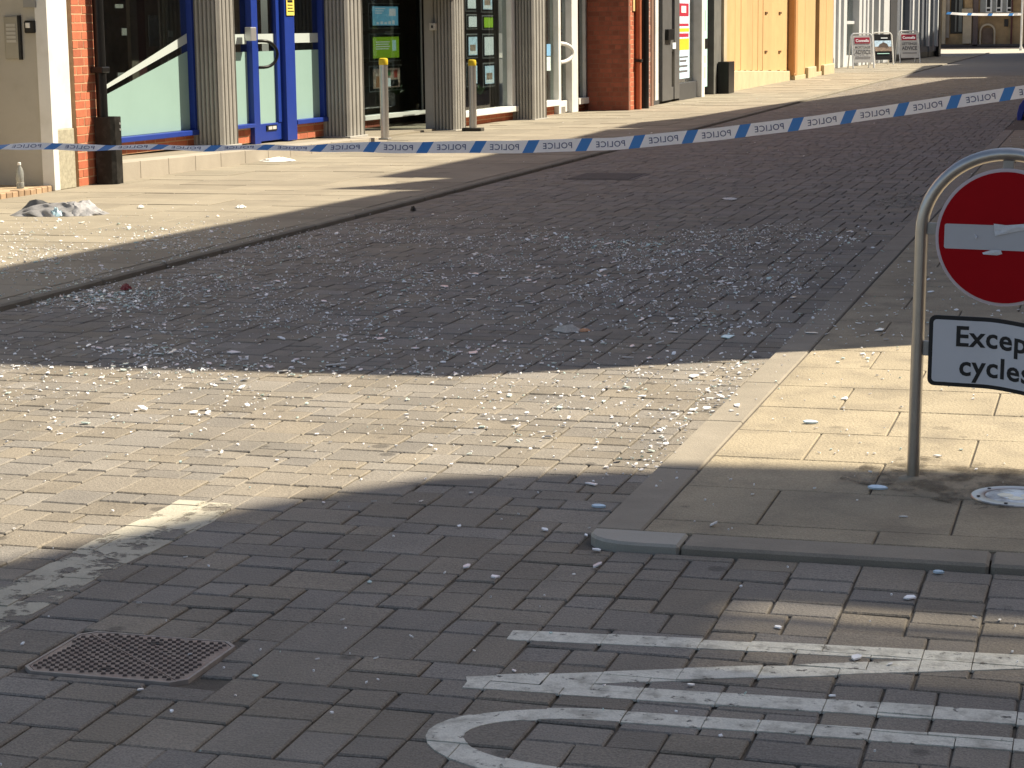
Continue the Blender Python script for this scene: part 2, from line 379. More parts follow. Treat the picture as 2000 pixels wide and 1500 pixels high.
for k in range(4): slab(rp, 'slab', rectp(XR + KW + .706 + k * .6, XR + KW + 1.30 + k * .6, y + .003, YC + .257), RZ - .05, RZ + .001, slab_m)
y = YC + .10
while y < 30:                                    # side kerb
    L = .9; slab(rp, 'kerb_stone', rectp(XR, XR + KW - .002, y + .003, y + L - .003), -.05, RZ + .001, kerb_m, .006); y += L
x = XR + KW + .15
for k in range(4):                               # front kerb
    slab(rp, 'kerb_stone', rectp(x + .003, x + .9 - .003, YC - .06, YC + .098), -.05, RZ + .001, kerb_m, .009); x += .9
arc = [(XR + KW + .146, YC - .06)] + [(XR + .16 - .16 * math.cos(a) * 1.0, YC + .098 - .158 * (.25 + .75 * math.sin(a))) for a in [math.radians(q) for q in (88, 70, 52, 35, 18, 0)]] + [(XR, YC + .098), (XR + KW + .146, YC + .098)]
slab(rp, 'corner_kerb_stone', arc, -.05, RZ + .002, kerbg_m, .008)

# ---------- left pavement
lp = MB(); lp.add([(-16, 2, LZ - .008), (XL - .02, 2, LZ - .008), (XL - .02, 104, LZ - .008), (-16, 104, LZ - .008)], [(0, 1, 2, 3)])
lp = tag(lp.build('pavement_left', bed_m), kind='structure')
y = 7.0
while y < 104:
    L = .9 if y < 60 else 3.6
    slab(lp, 'kerb_stone', rectp(XL - .13, XL, y + .003, y + L - .003), -.05, LZ + .001, lkerb_m, .012); y += L
y = 9.0; row = 0; far = MB(); nsl = 0
while y < 104:
    d = random.choice((.45, .6, .6, .75)); x = XL - .134; wv = random.choice((.45, .6, .75, .9))
    while x > -12:
        P = rectp(x - wv + .004, x - .004, y + .004, y + d - .004); z1 = LZ + random.uniform(-.003, .003)
        if y < 31 and x > -10 and nsl < 300:
            slab(lp, 'flagstone', P, LZ - .05, z1, lslab_m, .003); nsl += 1
        else: far.prism(P, LZ - .05, z1)
        x -= wv; wv = random.choice((.6, .75, .9))
    y += d; row += 1
tag(far.build('flagstones', lslab_m, lp), kind='stuff')

# ================================================================== ROAD FURNITURE IN THE GROUND
# ---------- paint, clipped to each block so that joints show through
def clip(poly, r):
    x0, x1, y0, y1 = r
    for ax, val, sg in ((0, x0, 1), (0, x1, -1), (1, y0, 1), (1, y1, -1)):
        out = []
        for i in range(len(poly)):
            a, b = poly[i], poly[(i + 1) % len(poly)]; da, db = sg * (a[ax] - val), sg * (b[ax] - val)
            if da >= 0: out.append(a)
            if (da >= 0) != (db >= 0):
                t = da / (da - db); out.append((a[0] + t * (b[0] - a[0]), a[1] + t * (b[1] - a[1])))
        poly = out
        if len(poly) < 3: return []
    return poly
def marking(name, polys, label, m, z=.0017, ex=.0012):
    b = MB(); k = 0
    for pl in polys:
        k += 1
        for bi, bl in enumerate(blocks):
            if bl[1] > 7: continue
            q = clip(pl, (bl[0] + ex, bl[0] + bl[2] - ex, bl[1] + ex, bl[1] + bl[3] - ex))
            if len(q) >= 3: b.prism(q, bdz[bi] - .004, bdz[bi] + z + k * .00004)
    xs = [v[0] for v in b.v]; ys = [v[1] for v in b.v]; c = ((min(xs) + max(xs)) / 2, (min(ys) + max(ys)) / 2)
    b.v = [(v[0] - c[0], v[1] - c[1], v[2]) for v in b.v]
    return tag(b.build(name, m, loc=(c[0], c[1], 0)), label, 'road marking')
def gp(x, y): q = gz(x, y); return (q[0], q[1])
def bar(a, b, wd, steps=8):
    a = np.array(a); b = np.array(b); d = (b - a) / np.linalg.norm(b - a); n = np.array([-d[1], d[0]]) * wd / 2; out = []
    for i in range(steps):
        p, q = a + (b - a) * i / steps, a + (b - a) * (i + 1) / steps; out.append([tuple(p - n), tuple(q - n), tuple(q + n), tuple(p + n)])
    return out
XE = .75
N = bar((-1.45, 4.905), (XE, 5.06), .085) + bar((-1.43, 4.50), (XE - .05, 5.04 + .33), .085) + bar((-1.44, 4.505), (XE, 4.585), .088)
N = bar((-1.45, 4.905), (XE, 5.075), .085) + bar((-1.44, 4.505), (-.16, 4.985), .088) + bar((-.16, 4.985), (.1, 5.02), .088, 2) + bar((-1.44, 4.505), (XE, 4.60), .088)
marking('road_letter', N, 'large zigzag white painted letter on the block paving', paint_m)
O = []; ang = [math.radians(a) for a in range(90, 271, 10)]
oc, rx, ry, th = (-1.02, 4.155), .40, .235, .075
for a, b in zip(ang[:-1], ang[1:]):
    f = lambda t, s: (oc[0] + (rx - s * .085) * math.cos(t), oc[1] + (ry - s * th) * math.sin(t)); O.append([f(a, 0), f(b, 0), f(b, 1), f(a, 1)])
O += bar((oc[0], oc[1] + ry - th / 2), (.7, 4.385 + .03), th) + bar((oc[0], oc[1] - ry + th / 2), (.7, 4.02), th)
marking('road_letter', O, 'large rounded white painted letter beside the zigzag one', paint_m)
L_ = [(-2.86, 6.12), (-2.84, 5.85), (-2.86, 5.55), (-2.87, 5.2), (-2.87, 4.9), (-2.86, 4.6), (-2.87, 4.3)]
W_ = [.20, .24, .24, .22, .22, .20, .14]; OP = []
for i in range(len(L_) - 1):
    OP.append([(L_[i][0] - W_[i] / 2, L_[i][1]), (L_[i][0] + W_[i] / 2, L_[i][1]), (L_[i + 1][0] + W_[i + 1] / 2, L_[i + 1][1]), (L_[i + 1][0] - W_[i + 1] / 2, L_[i + 1][1])])
marking('worn_road_line', OP, 'worn cream paint line flaking off the paving beside the iron cover', oldpaint_m, .0016, .001)
for pts, lab in (([(1690, 402), (1800, 408), (1850, 385), (1760, 378)], 'chalky pale smear on the road behind the no entry sign'),
                 ([(1700, 232), (1760, 214), (1870, 180), (1840, 182)], 'faint pale streak of paint on the road beyond the police tape'),):
    P = [gp(*q) for q in pts]; c = np.mean(P, 0); b = MB(); b.prism([(p[0] - c[0], p[1] - c[1]) for p in P], 0, .004)
    tag(b.build('paint_smear', smear_m, loc=(c[0], c[1], .002)), lab, 'smear')

P = [gp(*q) for q in ((1640, 950), (1700, 915), (1790, 905), (1950, 925), (2080, 950), (2070, 1000), (1900, 1010), (1800, 985))]; c = np.mean(P, 0); b = MB(); b.prism([(p[0] - c[0], p[1] - c[1]) for p in P], 0, .0035)
tag(b.build('grime_patch', ragged(M('grime', (.15, .125, .088), .95, .2, 12), .45, .80, 9), loc=(c[0], c[1], RZ + .0025)), 'dark grime stain on the slabs round the foot of the sign post', 'stain')

# ---------- cast-iron cover, split on the diagonal
x0, x1, y0, y1 = cover; c = ((x0 + x1) / 2, (y0 + y1) / 2)
ic = empty('access_cover', (c[0], c[1], 0), 'rusty brown studded iron access cover with cut corners set in the paving', 'access cover')
hx, hy, ch = (x1 - x0) / 2 - .006, (y1 - y0) / 2 - .006, .034
octo = [(-hx + ch, -hy), (hx - ch, -hy), (hx, -hy + ch), (hx, hy - ch), (hx - ch, hy), (-hx + ch, hy), (-hx, hy - ch), (-hx, -hy + ch)]
def inset(poly, s): return [(p[0] * s, p[1] * s) for p in poly]
b = MB(); n = 8; i1 = inset(octo, .965); vs = [(*p, -.03) for p in octo] + [(*p, .003) for p in octo] + [(*p, .003) for p in i1] + [(*p, -.012) for p in i1]
b.add(vs, [(k, (k + 1) % 8, 8 + (k + 1) % 8, 8 + k) for k in range(8)] + [(8 + k, 8 + (k + 1) % 8, 16 + (k + 1) % 8, 16 + k) for k in range(8)] + [(16 + k, 16 + (k + 1) % 8, 24 + (k + 1) % 8, 24 + k) for k in range(8)])
b.build('frame', M('iron frame', (.30, .265, .23), .6, .2, 20), ic)
i2 = inset(octo, .955)
# diagonal from far-left corner to near-right corner
dn = np.array([hy, hx]); dn = dn / np.linalg.norm(dn)
def half(poly, sg, gap):
    out = []
    for i in range(len(poly)):
        a, q = np.array(poly[i]), np.array(poly[(i + 1) % len(poly)]); da, db = sg * (a @ dn) - gap, sg * (q @ dn) - gap
        if da >= 0: out.append(tuple(a))
        if (da >= 0) != (db >= 0): t = da / (da - db); out.append(tuple(a + t * (q - a)))
    return out
for sg in (1, -1):
    b = MB(); b.prism(half(i2, sg, .0015), -.012, .002); o = b.build('leaf', iron_m, ic)
    s_ = MB(); dv = np.array([-dn[1], dn[0]])
    for a in np.arange(.012, .31, .0178):
        for q in np.arange(-.28, .28, .0235):
            P = dn * sg * a + dv * (q + (.012 if int(a / .0178) % 2 else 0))
            if all((np.array(i2[(k + 1) % 8])[0] - i2[k][0]) * (P[1] - i2[k][1]) - (np.array(i2[(k + 1) % 8])[1] - i2[k][1]) * (P[0] - i2[k][0]) > .011 * math.dist(i2[k], i2[(k + 1) % 8]) for k in range(8)):
                if abs(a - .085) < .011 and abs(q) < .085: # cast lettering ribs
                    s_.box(P[0] - .006, P[0] + .006, P[1] - .002, P[1] + .002, .001, .0055); continue
                w1, w2 = .0062, .0036; r1, r2 = np.array([.94, .34]), np.array([-.34, .94])
                cs = [P + r1 * w1 + r2 * w2, P - r1 * w1 + r2 * w2, P - r1 * w1 - r2 * w2, P + r1 * w1 - r2 * w2]
                tp = [P + (cc - P) * .7 for cc in cs]
                s_.add([(*cc, .001) for cc in cs] + [(*cc, .007) for cc in tp], [(4, 5, 6, 7)] + [(k, (k + 1) % 4, 4 + (k + 1) % 4, 4 + k) for k in range(4)])
    tag(s_.build('studs', M('shaded stud iron', (.10, .078, .065), .6, .25, 30), o), kind='stuff')  # studs coloured darker than the leaf to paint their shadow sides
    b = MB(); P = dn * sg * .095 + dv * (.06 * sg); b.box(P[0] - .016, P[0] + .016, P[1] - .009, P[1] + .009, .0, .0040); b.build('keyhole', iron_d, o)
# gully cover further up
gul_m = M('worn gully iron', (.105, .095, .085), .7, .2, 10)
ge = empty('gully_cover', (-5.05, 20.9, 0), 'dark sunken iron cover in the road by the far kerb beyond the glass', 'access cover')
b = MB(); b.box(-.36, .36, -.45, .45, -.02, .006); b.build('frame', gul_m, ge, bevel=.004)
for k in range(8):
    b = MB(); b.box(-.32, .32, -.40 + k * .105, -.34 + k * .105, .005, .012); b.build('rib', gul_m, ge)
# ---------- recessed uplight
ux, uy = -.255, 6.70
up = empty('ground_uplight', (ux, uy, RZ), 'round stainless steel ground light set in the buff slabs by the sign post', 'ground light')
b = MB(); b.lathe([(.146, -.01), (.146, .003), (.143, .006), (.104, .0065), (.100, .004), (.09, .004)], 48); b.build('bezel', steel_m, up, smooth=True)
b = MB(); b.lathe([(.099, .001), (.099, .0052), (.05, .006)], 40); b.build('lens', M('pale lens', (.62, .66, .70), .12, .25, 18, spec=.8), up)
for k in range(6):
    a = k * math.pi / 3 + .3; b = MB(); b.lathe([(.006, .004), (.006, .0085)], 10, (.124 * math.cos(a), .124 * math.sin(a), 0)); b.build('screw', iron_d, up)
for k, (dx, dy) in enumerate(((-.035, .0), (.04, .005), (0, -.04))):
    b = MB(); b.lathe([(.026, .003), (.026, .0066), (.012, .0075)], 14, (dx, dy, 0)); b.build('reflector', M('lamp reflector', (.80, .72, .5), .25, .1, 20, spec=.8), up)

# ================================================================== NO ENTRY HOOP SIGN
ps = gz(1783, 934, RZ); yaw = math.radians(-5); HW = .275
hs = empty('hoop_sign', (ps[0], ps[1], RZ), 'stainless hoop post with a round red no entry sign and an Except cycles plate', 'road sign', rz=yaw)
hs.rotation_euler[1] = .013
R = HW; zt = 1.104 - R * .95
b = MB(); path = [(0, 0, -.05), (0, 0, .3), (0, 0, .6)] + [(HW - R * math.cos(a), 0, zt + R * .95 * math.sin(a)) for a in [math.radians(q) for q in range(0, 181, 6)]] + [(2 * HW, 0, .6), (2 * HW, 0, .3), (2 * HW, 0, -.05)]
b.tube(path, .0212, 20); b.build('hoop', steel_m, hs, smooth=True)
dz = .832; dyf = -.012
def disc(r, y0, y1, n=64): return MB().prism([(HW + r * math.cos(2 * math.pi * k / n), dz + r * math.sin(2 * math.pi * k / n)) for k in range(n)], y0, y1, 'y')
d0 = disc(.2265, dyf - .006, dyf + .006).build('disc', signrim_m, hs, bevel=.002)
disc(.2155, dyf - .009, dyf - .0055).build('red_face', red_m, d0)
b = MB()
def rrect(x0, x1, z0, z1, r, n=5):
    out = []
    for cx, cz, a0 in ((x1 - r, z1 - r, 0), (x0 + r, z1 - r, 90), (x0 + r, z0 + r, 180), (x1 - r, z0 + r, 270)):
        for k in range(n + 1): a = math.radians(a0 + 90 * k / n); out.append((cx + r * math.cos(a), cz + r * math.sin(a)))
    return out
b.prism(rrect(HW - .196, HW + .196, dz - .041, dz + .041, .007), dyf - .011, dyf - .0085, 'y'); b.build('white_bar', signw_m, d0)
def scrap(pts, y, name, parent, m):
    b = MB(); cx = np.mean([p[0] for p in pts]); cz = np.mean([p[1] for p in pts])
    vs = [(p[0], y - random.uniform(0, .006), p[1]) for p in pts] + [(cx, y - .006, cz)]
    b.add(vs + [(v[0], y + .003, v[2]) for v in vs], [(k, (k + 1) % len(pts), len(pts)) for k in range(len(pts))]); return b.build(name, m, parent)
def sp(px, py): # photo pixel on the sign plane -> local x,z
    s = 4000 / 7.03; c = screen(hs_w(HW, dz)); return (HW + (px - c[0]) / s, dz - (py - c[1]) / s)
def hs_w(lx, lz): return (ps[0] + lx * math.cos(yaw), ps[1] + lx * math.sin(yaw), RZ + lz)
scrap([sp(*q) for q in ((1937, 435), (1960, 437), (1998, 433), (2012, 428), (2016, 440), (1985, 447), (1940, 458))], dyf - .012, 'tape_scrap', d0, scrap_m)
scrap([sp(*q) for q in ((1918, 490), (1935, 484), (1952, 484), (1955, 491), (1945, 494), (1920, 493))], dyf - .012, 'tape_scrap', d0, scrap_m)
scrap([sp(*q) for q in ((1902, 455), (1908, 460), (1906, 466), (1903, 463))], dyf - .012, 'tape_scrap', d0, scrap_m)
for x0, x1, z0, z1 in ((.015, .06, dz - .02 + .02, dz + .02 + .02), (HW - .018, HW + .018, dz + .21, zt + R * .95 - .01)):
    b = MB(); b.box(x0, x1, -.006, .008, z0, z1); b.build('bracket', galv_m, hs, bevel=.002)
b = MB(); b.box(2 * HW - .06, 2 * HW - .015, -.006, .008, dz, dz + .04); b.build('bracket', galv_m, hs, bevel=.002)
b = MB(); b.box(.015, .06, -.006, .008, .425, .475); b.build('bracket', galv_m, hs, bevel=.002)
b = MB(); b.box(2 * HW - .06, 2 * HW - .015, -.006, .008, .425, .475); b.build('bracket', galv_m, hs, bevel=.002)
# bent plate
PX0, PX1, PZ0, PZ1 = HW - .236, HW + .236, .328, .566
def bend(x, z, y):
    t = max(0, (x - (HW - .06)) / .30); t = min(t, 1); sm = t * t * (3 - 2 * t)
    return (x, y - .055 * sm, z - .022 * sm)
def bent_plate(x0, x1, z0, z1, r, y0, y1, name, m, parent):
    b = MB(); en = [r * (1 - math.cos(math.radians(q))) for q in (0, 18, 36, 54, 72)]; xs = [x0 + e for e in en] + list(np.linspace(x0 + r, x1 - r, 25)) + [x1 - e for e in en[::-1]]; NX = len(xs) - 1; vs = []; fs = []
    for x in xs:
        e = min(x - x0, x1 - x); dzr = r - math.sqrt(max(0, r * r - (r - e) ** 2)) if e < r else 0
        for yy in (y0, y1): vs += [bend(x, z0 + dzr, yy), bend(x, z1 - dzr, yy)]
    for i in range(NX):
        a, c2 = 4 * i, 4 * i + 4; fs += [(a, c2, c2 + 1, a + 1), (a + 2, a + 3, c2 + 3, c2 + 2), (a + 1, c2 + 1, c2 + 3, a + 3), (a, a + 2, c2 + 2, c2)]
    fs += [(0, 1, 3, 2), (4 * NX, 4 * NX + 2, 4 * NX + 3, 4 * NX + 1)]
    b.add(vs, fs); return b.build(name, m, parent)
pl = bent_plate(PX0, PX1, PZ0, PZ1, .022, -.016, -.010, 'plate', black_m, hs)
pl['label'] = 'bent white plate with black border reading Except cycles'
bent_plate(PX0 + .014, PX1 - .014, PZ0 + .014, PZ1 - .014, .012, -.0185, -.0155, 'plate_face', plate_m, pl)
for body, zb in (('Except', PZ0 + .139), ('cycles', PZ0 + .041)):
    vs, fs = text_mesh(body, .095, 'CENTER', .0020, 1.06); b = MB(); b.add([bend(v[0] + HW - .012, v[1] + zb, -.0195) for v in vs], fs); b.build('lettering', black_m, pl)
for lx in (0, 2 * HW):
    b = MB(); b.lathe([(.05, -.0), (.046, .004), (.03, .007), (.022, .009)], 20, (lx, 0, .0)); b.build('base_flange', M('mortar patch', (.3, .26, .19), .9, .2, 30, .4, 60), hs)

# ================================================================== POLICE TAPE
def tape(name, pts, width, period, label, first, tilt, lettering=True, text=True):
    P = [np.array(p, float) for p in pts]; seg = [np.linalg.norm(P[i + 1] - P[i]) for i in range(len(P) - 1)]; cum = [0] + list(np.cumsum(seg)); T = cum[-1]
    def at(s):
        s = min(max(s, 0), T); i = min(int(np.searchsorted(cum, s, 'right')) - 1, len(P) - 2); t = (s - cum[i]) / seg[i]
        q = P[i] * (1 - t) + P[i + 1] * t; d = (P[i + 1] - P[i]) / seg[i]; return q, d
    def pos(s, v, off=0.):
        q, d = at(s); nrm = np.cross(d, [0, 0, 1]); nrm /= np.linalg.norm(nrm); upv = np.cross(nrm, d); a = tilt(s / T) + .14 * math.sin(s * 3.1 + .6)
        vv = upv * math.cos(a) - nrm * math.sin(a); nn = nrm * math.cos(a) + upv * math.sin(a)
        wob = (.006 * math.sin(s * 7.1) + .004 * math.sin(s * 19.3 + 1)) * (v / width) + .004 * math.sin(s * 11 + 2)
        return q + vv * v + nn * (off + wob)
    c = P[0] * .5 + P[-1] * .5
    root = empty(name, (c[0], c[1], c[2]), label, 'tape')
    def strip(s0, s1, sh, n=10):
        b = MB(); vs = []; fs = []
        for i in range(n + 1):
            for v in (-1, 1): vs.append(pos(s0 + (s1 - s0) * i / n + sh * v / 2, v * width / 2) - c)
        fs = [(2 * i, 2 * i + 2, 2 * i + 3, 2 * i + 1) for i in range(n)]; return b.add(vs, fs)
    s = first; bw = .21 * period; sh = width * .55
    tv, tf = text_mesh('POLICE', .045, 'CENTER', .0003, 1.1) if text else (None, None)
    if text:
        xs = [q[0] for q in tv]; mid = (min(xs) + max(xs)) / 2
    while s < T:
        strip(s, s + bw, sh, 4).build('blue_band', tapeb_m, root); strip(s + bw, s + period, sh).build('white_band', tapew_m, root)
        if text:
            b = MB(); b.add([pos(s + bw + (period - bw) / 2 - (v[0] - mid), v[1] - .016, .0022) - c for v in tv], [f[::-1] for f in tf]); b.build('lettering', tapet_m, root)
        s += period
    return root
D = 11.0; fw = np.array([-math.sin(YAW), math.cos(YAW), 0]); rg = np.array([math.cos(YAW), math.sin(YAW), 0])
def tp(px, py, D=D):
    d = ray(px, py); return CC + d * D / (d @ fw)
TP = [tp(*q) for q in ((-320, 283), (0, 286), (250, 288), (500, 289), (750, 288), (1000, 287), (1200, 281), (1400, 262), (1600, 237), (1800, 208), (2000, 179), (2160, 154))]
s0 = 0.
pr = .2835
# phase so that a blue band starts at x=510
L510 = np.linalg.norm(TP[1] - TP[0]) + np.linalg.norm(TP[2] - TP[1]) + np.linalg.norm(TP[3] - TP[2]) + np.linalg.norm(tp(508, 289) - tp(500, 289))
tape('police_tape', TP, .067, pr, 'blue and white police tape stretched across the whole street', (L510 % pr) , lambda t: 1.24 * max(0., min(1., (.62 - t) / .34)))
pe = empty('tape_post', (TP[0][0], TP[0][1], LZ), 'slim black post holding the end of the police tape', 'post')
b = MB(); b.lathe([(.03, 0), (.03, 1.1), (.02, 1.13)], 16); b.build('shaft', blackp_m, pe, smooth=True)
b = MB(); b.lathe([(.05, 0), (.05, .03), (.032, .05)], 16); b.build('base', blackp_m, pe)

# ================================================================== LEFT SIDE BUILDINGS
def bricks(parent, x, y0, y1, z0, z1, m, mm, depth=.06, bw=.215, bh=.072, j=.013, bond='flemish', joined=False, axis='x', name='brick'):
    """brickwork facing +X (axis x) at local x, or facing -Y (axis y) at local y=x"""
    b = MB()
    if axis == 'x': b.box(x - depth - .1, x - .003, y0, y1, z0, z1)
    else: b.box(y0, y1, x + .003, x + depth + .1, z0, z1)
    wall = b.build('mortar_bed', mm, parent)
    z = z0; r = 0; acc = MB(); cache = {}
    while z < z1 - .02:
        hh = min(bh, z1 - z - .003); pos = y0 - (random.uniform(.02, .08) if r % 2 else 0) ; k = r
        while pos < y1:
            L = bw if (bond == 'stretch' or (r % 3 != 1)) else .1025
            a, e = max(pos, y0 + .001), min(pos + L, y1 - .001)
            if e - a > .025:
                dx = random.uniform(-.002, .002)
                if joined:
                    if axis == 'x': acc.box(x - depth, x + dx, a, e, z + j / 2, z + j / 2 + hh)
                    else: acc.box(a, e, x - dx, x + depth, z + j / 2, z + j / 2 + hh)
                else:
                    key = (round(e - a, 3), round(hh, 3))
                    if key not in cache:
                        q = MB(); 
                        if axis == 'x': q.box(-depth, 0, 0, e - a, 0, hh)
                        else: q.box(0, e - a, 0, depth, 0, hh)
                        cache[key] = q.mesh(name, m)
                    o = bpy.data.objects.new(name, cache[key]); col.objects.link(o); o.parent = parent
                    o.location = ((x + dx, a - parent.get('_y0', 0), z + j / 2) if axis == 'x' else (a, x - dx - parent.get('_y0', 0), z + j / 2))
            pos += L + j
        z += hh + j; r += 1
        if bond == 'flemish' and r % 2: pass
    if joined: tag(acc.build('brickwork', m, parent), kind='stuff')
    return wall
def bx(t, name, m, *a, bevel=.004):
    b = MB(); b.box(*a); return b.build(name, m, t, bevel=bevel)

# ---------- F1: white doorway and brick pier
q = gz(122, 370, LZ); F1 = Fr((q[0], q[1]), (q[0], q[1] + 10))
Y = F1.Y
t = F1.thing('doorway_building', 0, 'white painted doorway with grey recess and door entry panels left of the brick pier', 'building')
ya, yb = Y(100, 200), Y(139, 200)
b = MB(); b.box(-1.6, 0, ya, yb, .62, 3.4); o = b.build('white_pilaster', white_m, t, bevel=.006)
zb = F1.Z(126, 302)
b = MB(); b.box(-1.6, .012, ya + .05, yb + .01, LZ, .62); b.build('stone_base', granite_m, t, bevel=.008)
b = MB(); b.box(-.10, .03, ya - .06, ya + .05, LZ, 3.4); b.build('door_trim', white_m, t, bevel=.006)
bx(t, 'recess_wall', grey_m, -1.05, -.10, ya - .03, ya + .02, LZ, 3.4)
bx(t, 'door_jamb', cream_m, -1.16, -1.05, ya - .10, ya + .02, LZ, 3.4)
bx(t, 'door_leaf', M('beige door', (.33, .29, .21), .6, .08, 4), -1.30, -1.16, ya - 1.6, ya, LZ, 3.4)
# step with brick nosing
dt = MB(); dt.box(-1.3, -.10, ya - 1.6, ya - .03, LZ - .02, LZ + .05); dt.build('step', M('worn step', (.40, .31, .20), .9, .15, 6), t, bevel=.01)
for k in range(14):
    bx(t, 'step_brick', M('worn step brick', (.34, .235, .145), .9, .25, 9, rnd=.2), -.10, .0, ya - 1.6 + k * .112, ya - 1.6 + k * .112 + .103, LZ - .02, LZ + .052 + random.uniform(-.006, .004), bevel=.008)
# intercom etc. on the recess wall (plane facing -Y at ya-.03)
def onwall(px, py, yl):
    d = ray(px, py); Yw = F1.A[1] + yl; tt = Yw / d[1]; P = CC + d * tt; return P[0] - F1.A[0], P[2]
yw = ya - .03
xa, za = onwall(14, 115, yw); xb, zb2 = onwall(36, 32, yw)
it = bx(t, 'intercom_panel', M('panel grey', (.30, .29, .25), .4, .06, 8, metal=.4), xa, xb, yw - .03, yw, za, zb2)
bx(it, 'panel_edge', blackp_m, xb, xb + .03, yw - .034, yw, za - .01, zb2 + .01); it['_y0'] = 0
for k in range(5):
    z_ = zb2 - .07 - k * .038; bb = MB(); bb.box(xa + .025, xb - .02, yw - .036, yw - .0295, z_ - .026, z_); bb.build('call_button', M('button', (.45, .44, .40), .4, .05, 9), it)
xa, za = onwall(52, 65, yw); xb, zb2 = onwall(72, 40, yw)
ks = bx(t, 'key_safe', blackp_m, xa, xb, yw - .05, yw, za, zb2, bevel=.014); bx(ks, 'dial', alu_m, xa + .02, xa + .07, yw - .056, yw - .049, za + .05, zb2 - .02)
xa, za = onwall(50, 15, yw); xb, zb2 = onwall(73, -6, yw)
bx(t, 'meter_box', M('box grey', (.28, .28, .27), .5, .05, 8), xa, xb, yw - .05, yw, za, zb2)
for k in range(16): # flaking paint on the jamb
    z_ = random.uniform(.1, 1.2); bb = MB(); xq = random.uniform(-1.15, -1.06); bb.box(xq, xq + random.uniform(.006, .02), ya - .102, ya - .0995, z_, z_ + random.uniform(.01, .06)); bb.build('flaked_patch', blackp_m, t)
# upper storey and mass behind
bx(t, 'side_wall', white_m, -3.5, -1.35, ya - 6, ya - 1.62, LZ, 7.5); bx(t, 'upper_wall', white_m, -3.5, -.05, ya - 6, yb, 3.42, 7.5)
for k in range(3): bx(t, 'upper_window', blackp_m, -.06, -.03, ya - 5 + k * 1.6, ya - 4.2 + k * 1.6, 4.4, 6)

pr1 = F1.thing('brick_pier', Y(145, 200), 'narrow orange-red brick pier between the white doorway and the blue shop', 'pier')
py0, py1 = Y(139, 200) + .09, Y(205, 200)
bricks(pr1, .0, py0, py1, LZ, 2.6, brick_m, mortar_m)
bx(pr1, 'shadow_gap', M('reveal shade', (.05, .02, .015), .9, .2, 6), -.4, -.06, py0 - .085, py0 - .002, LZ, 2.6)  # dark fill paints the shade inside the gap
# drainpipe and its guard: things of their own
pyc = Y(186, 200)
dp = F1.thing('drainpipe', pyc, 'black drainpipe running down the orange brick pier', 'drainpipe')
b = MB(); b.tube([(.075, pyc, LZ), (.075, pyc, 1.2), (.075, pyc, 3.4)], .056, 16); b.build('pipe', blackp_m, dp, smooth=True)
for z_ in (1.15, 2.3): bx(dp, 'collar', blackp_m, .0, .14, pyc - .08, pyc + .08, z_, z_ + .06, bevel=.01)
dg = F1.thing('pipe_guard', pyc, 'scuffed black metal guard boxed round the foot of the drainpipe', 'pipe guard')
gh = F1.Z(200, 227)
b = MB(); b.prism([(.03, pyc - .10), (.20, pyc - .09), (.235, pyc - .05), (.235, pyc + .08), (.20, pyc + .12), (.03, pyc + .13), (.03, pyc + .115), (.185, pyc + .105), (.215, pyc + .07), (.215, pyc - .04), (.185, pyc - .075), (.03, pyc - .085)], LZ, gh); b.build('shell', blackw_m, dg)
bx(dg, 'fixing_flange', blackw_m, .002, .03, pyc + .115, pyc + .16, LZ, gh - .02)
for z_ in (gh - .07, gh - .13): 
    b = MB(); b.lathe([(.012, 0), (.012, .006)], 10, (0, 0, 0)); o = b.build('bolt', alu_m, dg); o.location = (.236, .05, z_); o.rotation_euler[1] = math.pi / 2

# ---------- FA: blue shop, letting shop, white shop
P1 = gz(465, 281, LZ + .19); P4 = gz(1067, 231, LZ); FA = Fr(P1, P4); Y = FA.Y; Z = FA.Z
def pilaster(y0, y1, z0, z1, label, px=None):
    """reeded stone pilaster, front at local x=0"""
    t = FA.thing('fluted_pilaster', (y0 + y1) / 2, label, 'column', 'reeded grey stone pilasters along the shopfronts')
    w = y1 - y0; d = .36; pts = [(-d - .12, y0)]
    nf = 6
    def flutes(p, q, n, inw):
        p, q = np.array(p), np.array(q); inw = np.array(inw); out = []
        for k in range(n):
            for tt, dp in ((.05, 0), (.2, -.008), (.4, -.004), (.55, .012), (.64, .045), (.88, .045), (.95, 0)):
                a = p + (q - p) * (k + tt) / n; out.append(tuple(a + inw * dp))
        return out
    pts += [(-d, y0)] + flutes((-d, y0), (-.03, y0), nf, (0, 1)) + [(-.02, y0 + .015), (-.005, y0 + .03)] + flutes((0, y0 + .03), (0, y1 - .03), 4, (-1, 0)) + [(-.02, y1 - .01)] + flutes((-.03, y1), (-d, y1), nf, (0, -1)) + [(-d, y1), (-d - .12, y1)]
    b = MB(); b.prism(pts, z0, z1); b.build('shaft', stonec_m, t)
    bb = MB(); bb.box(-d - .1, .02, y0 - .02, y1 + .02, z0 - .08, z0 + .012); bb.build('foot', stonec_m, t, bevel=.006)
    return t
ztop = 3.2
zc1 = LZ + .19; 
def ybay(px, py=150, off=-.38): return FA.Y(px, py, off)
def facey(px0, px1, py, base=0.):
    """front face of a pilaster: Y where its lit front begins and ends"""
    return FA.Y(px0, py, 0), FA.Y(px1, py, 0)
c1 = facey(432, 466, 200); c2 = facey(681, 714, 200); c3 = facey(888, 911, 180); c4 = facey(1043, 1069, 180)
pilaster(*c1, zc1 - .01, ztop, 'reeded grey stone pilaster between the blue shop window and its door')
pilaster(*c2, LZ + .1, ztop, 'reeded grey stone pilaster between the blue shop and the recessed black window')
pilaster(*c3, LZ, ztop, 'reeded grey stone pilaster with a small white box on its side')
pilaster(*c4, LZ, ztop, 'reeded grey stone pilaster beside the white door')
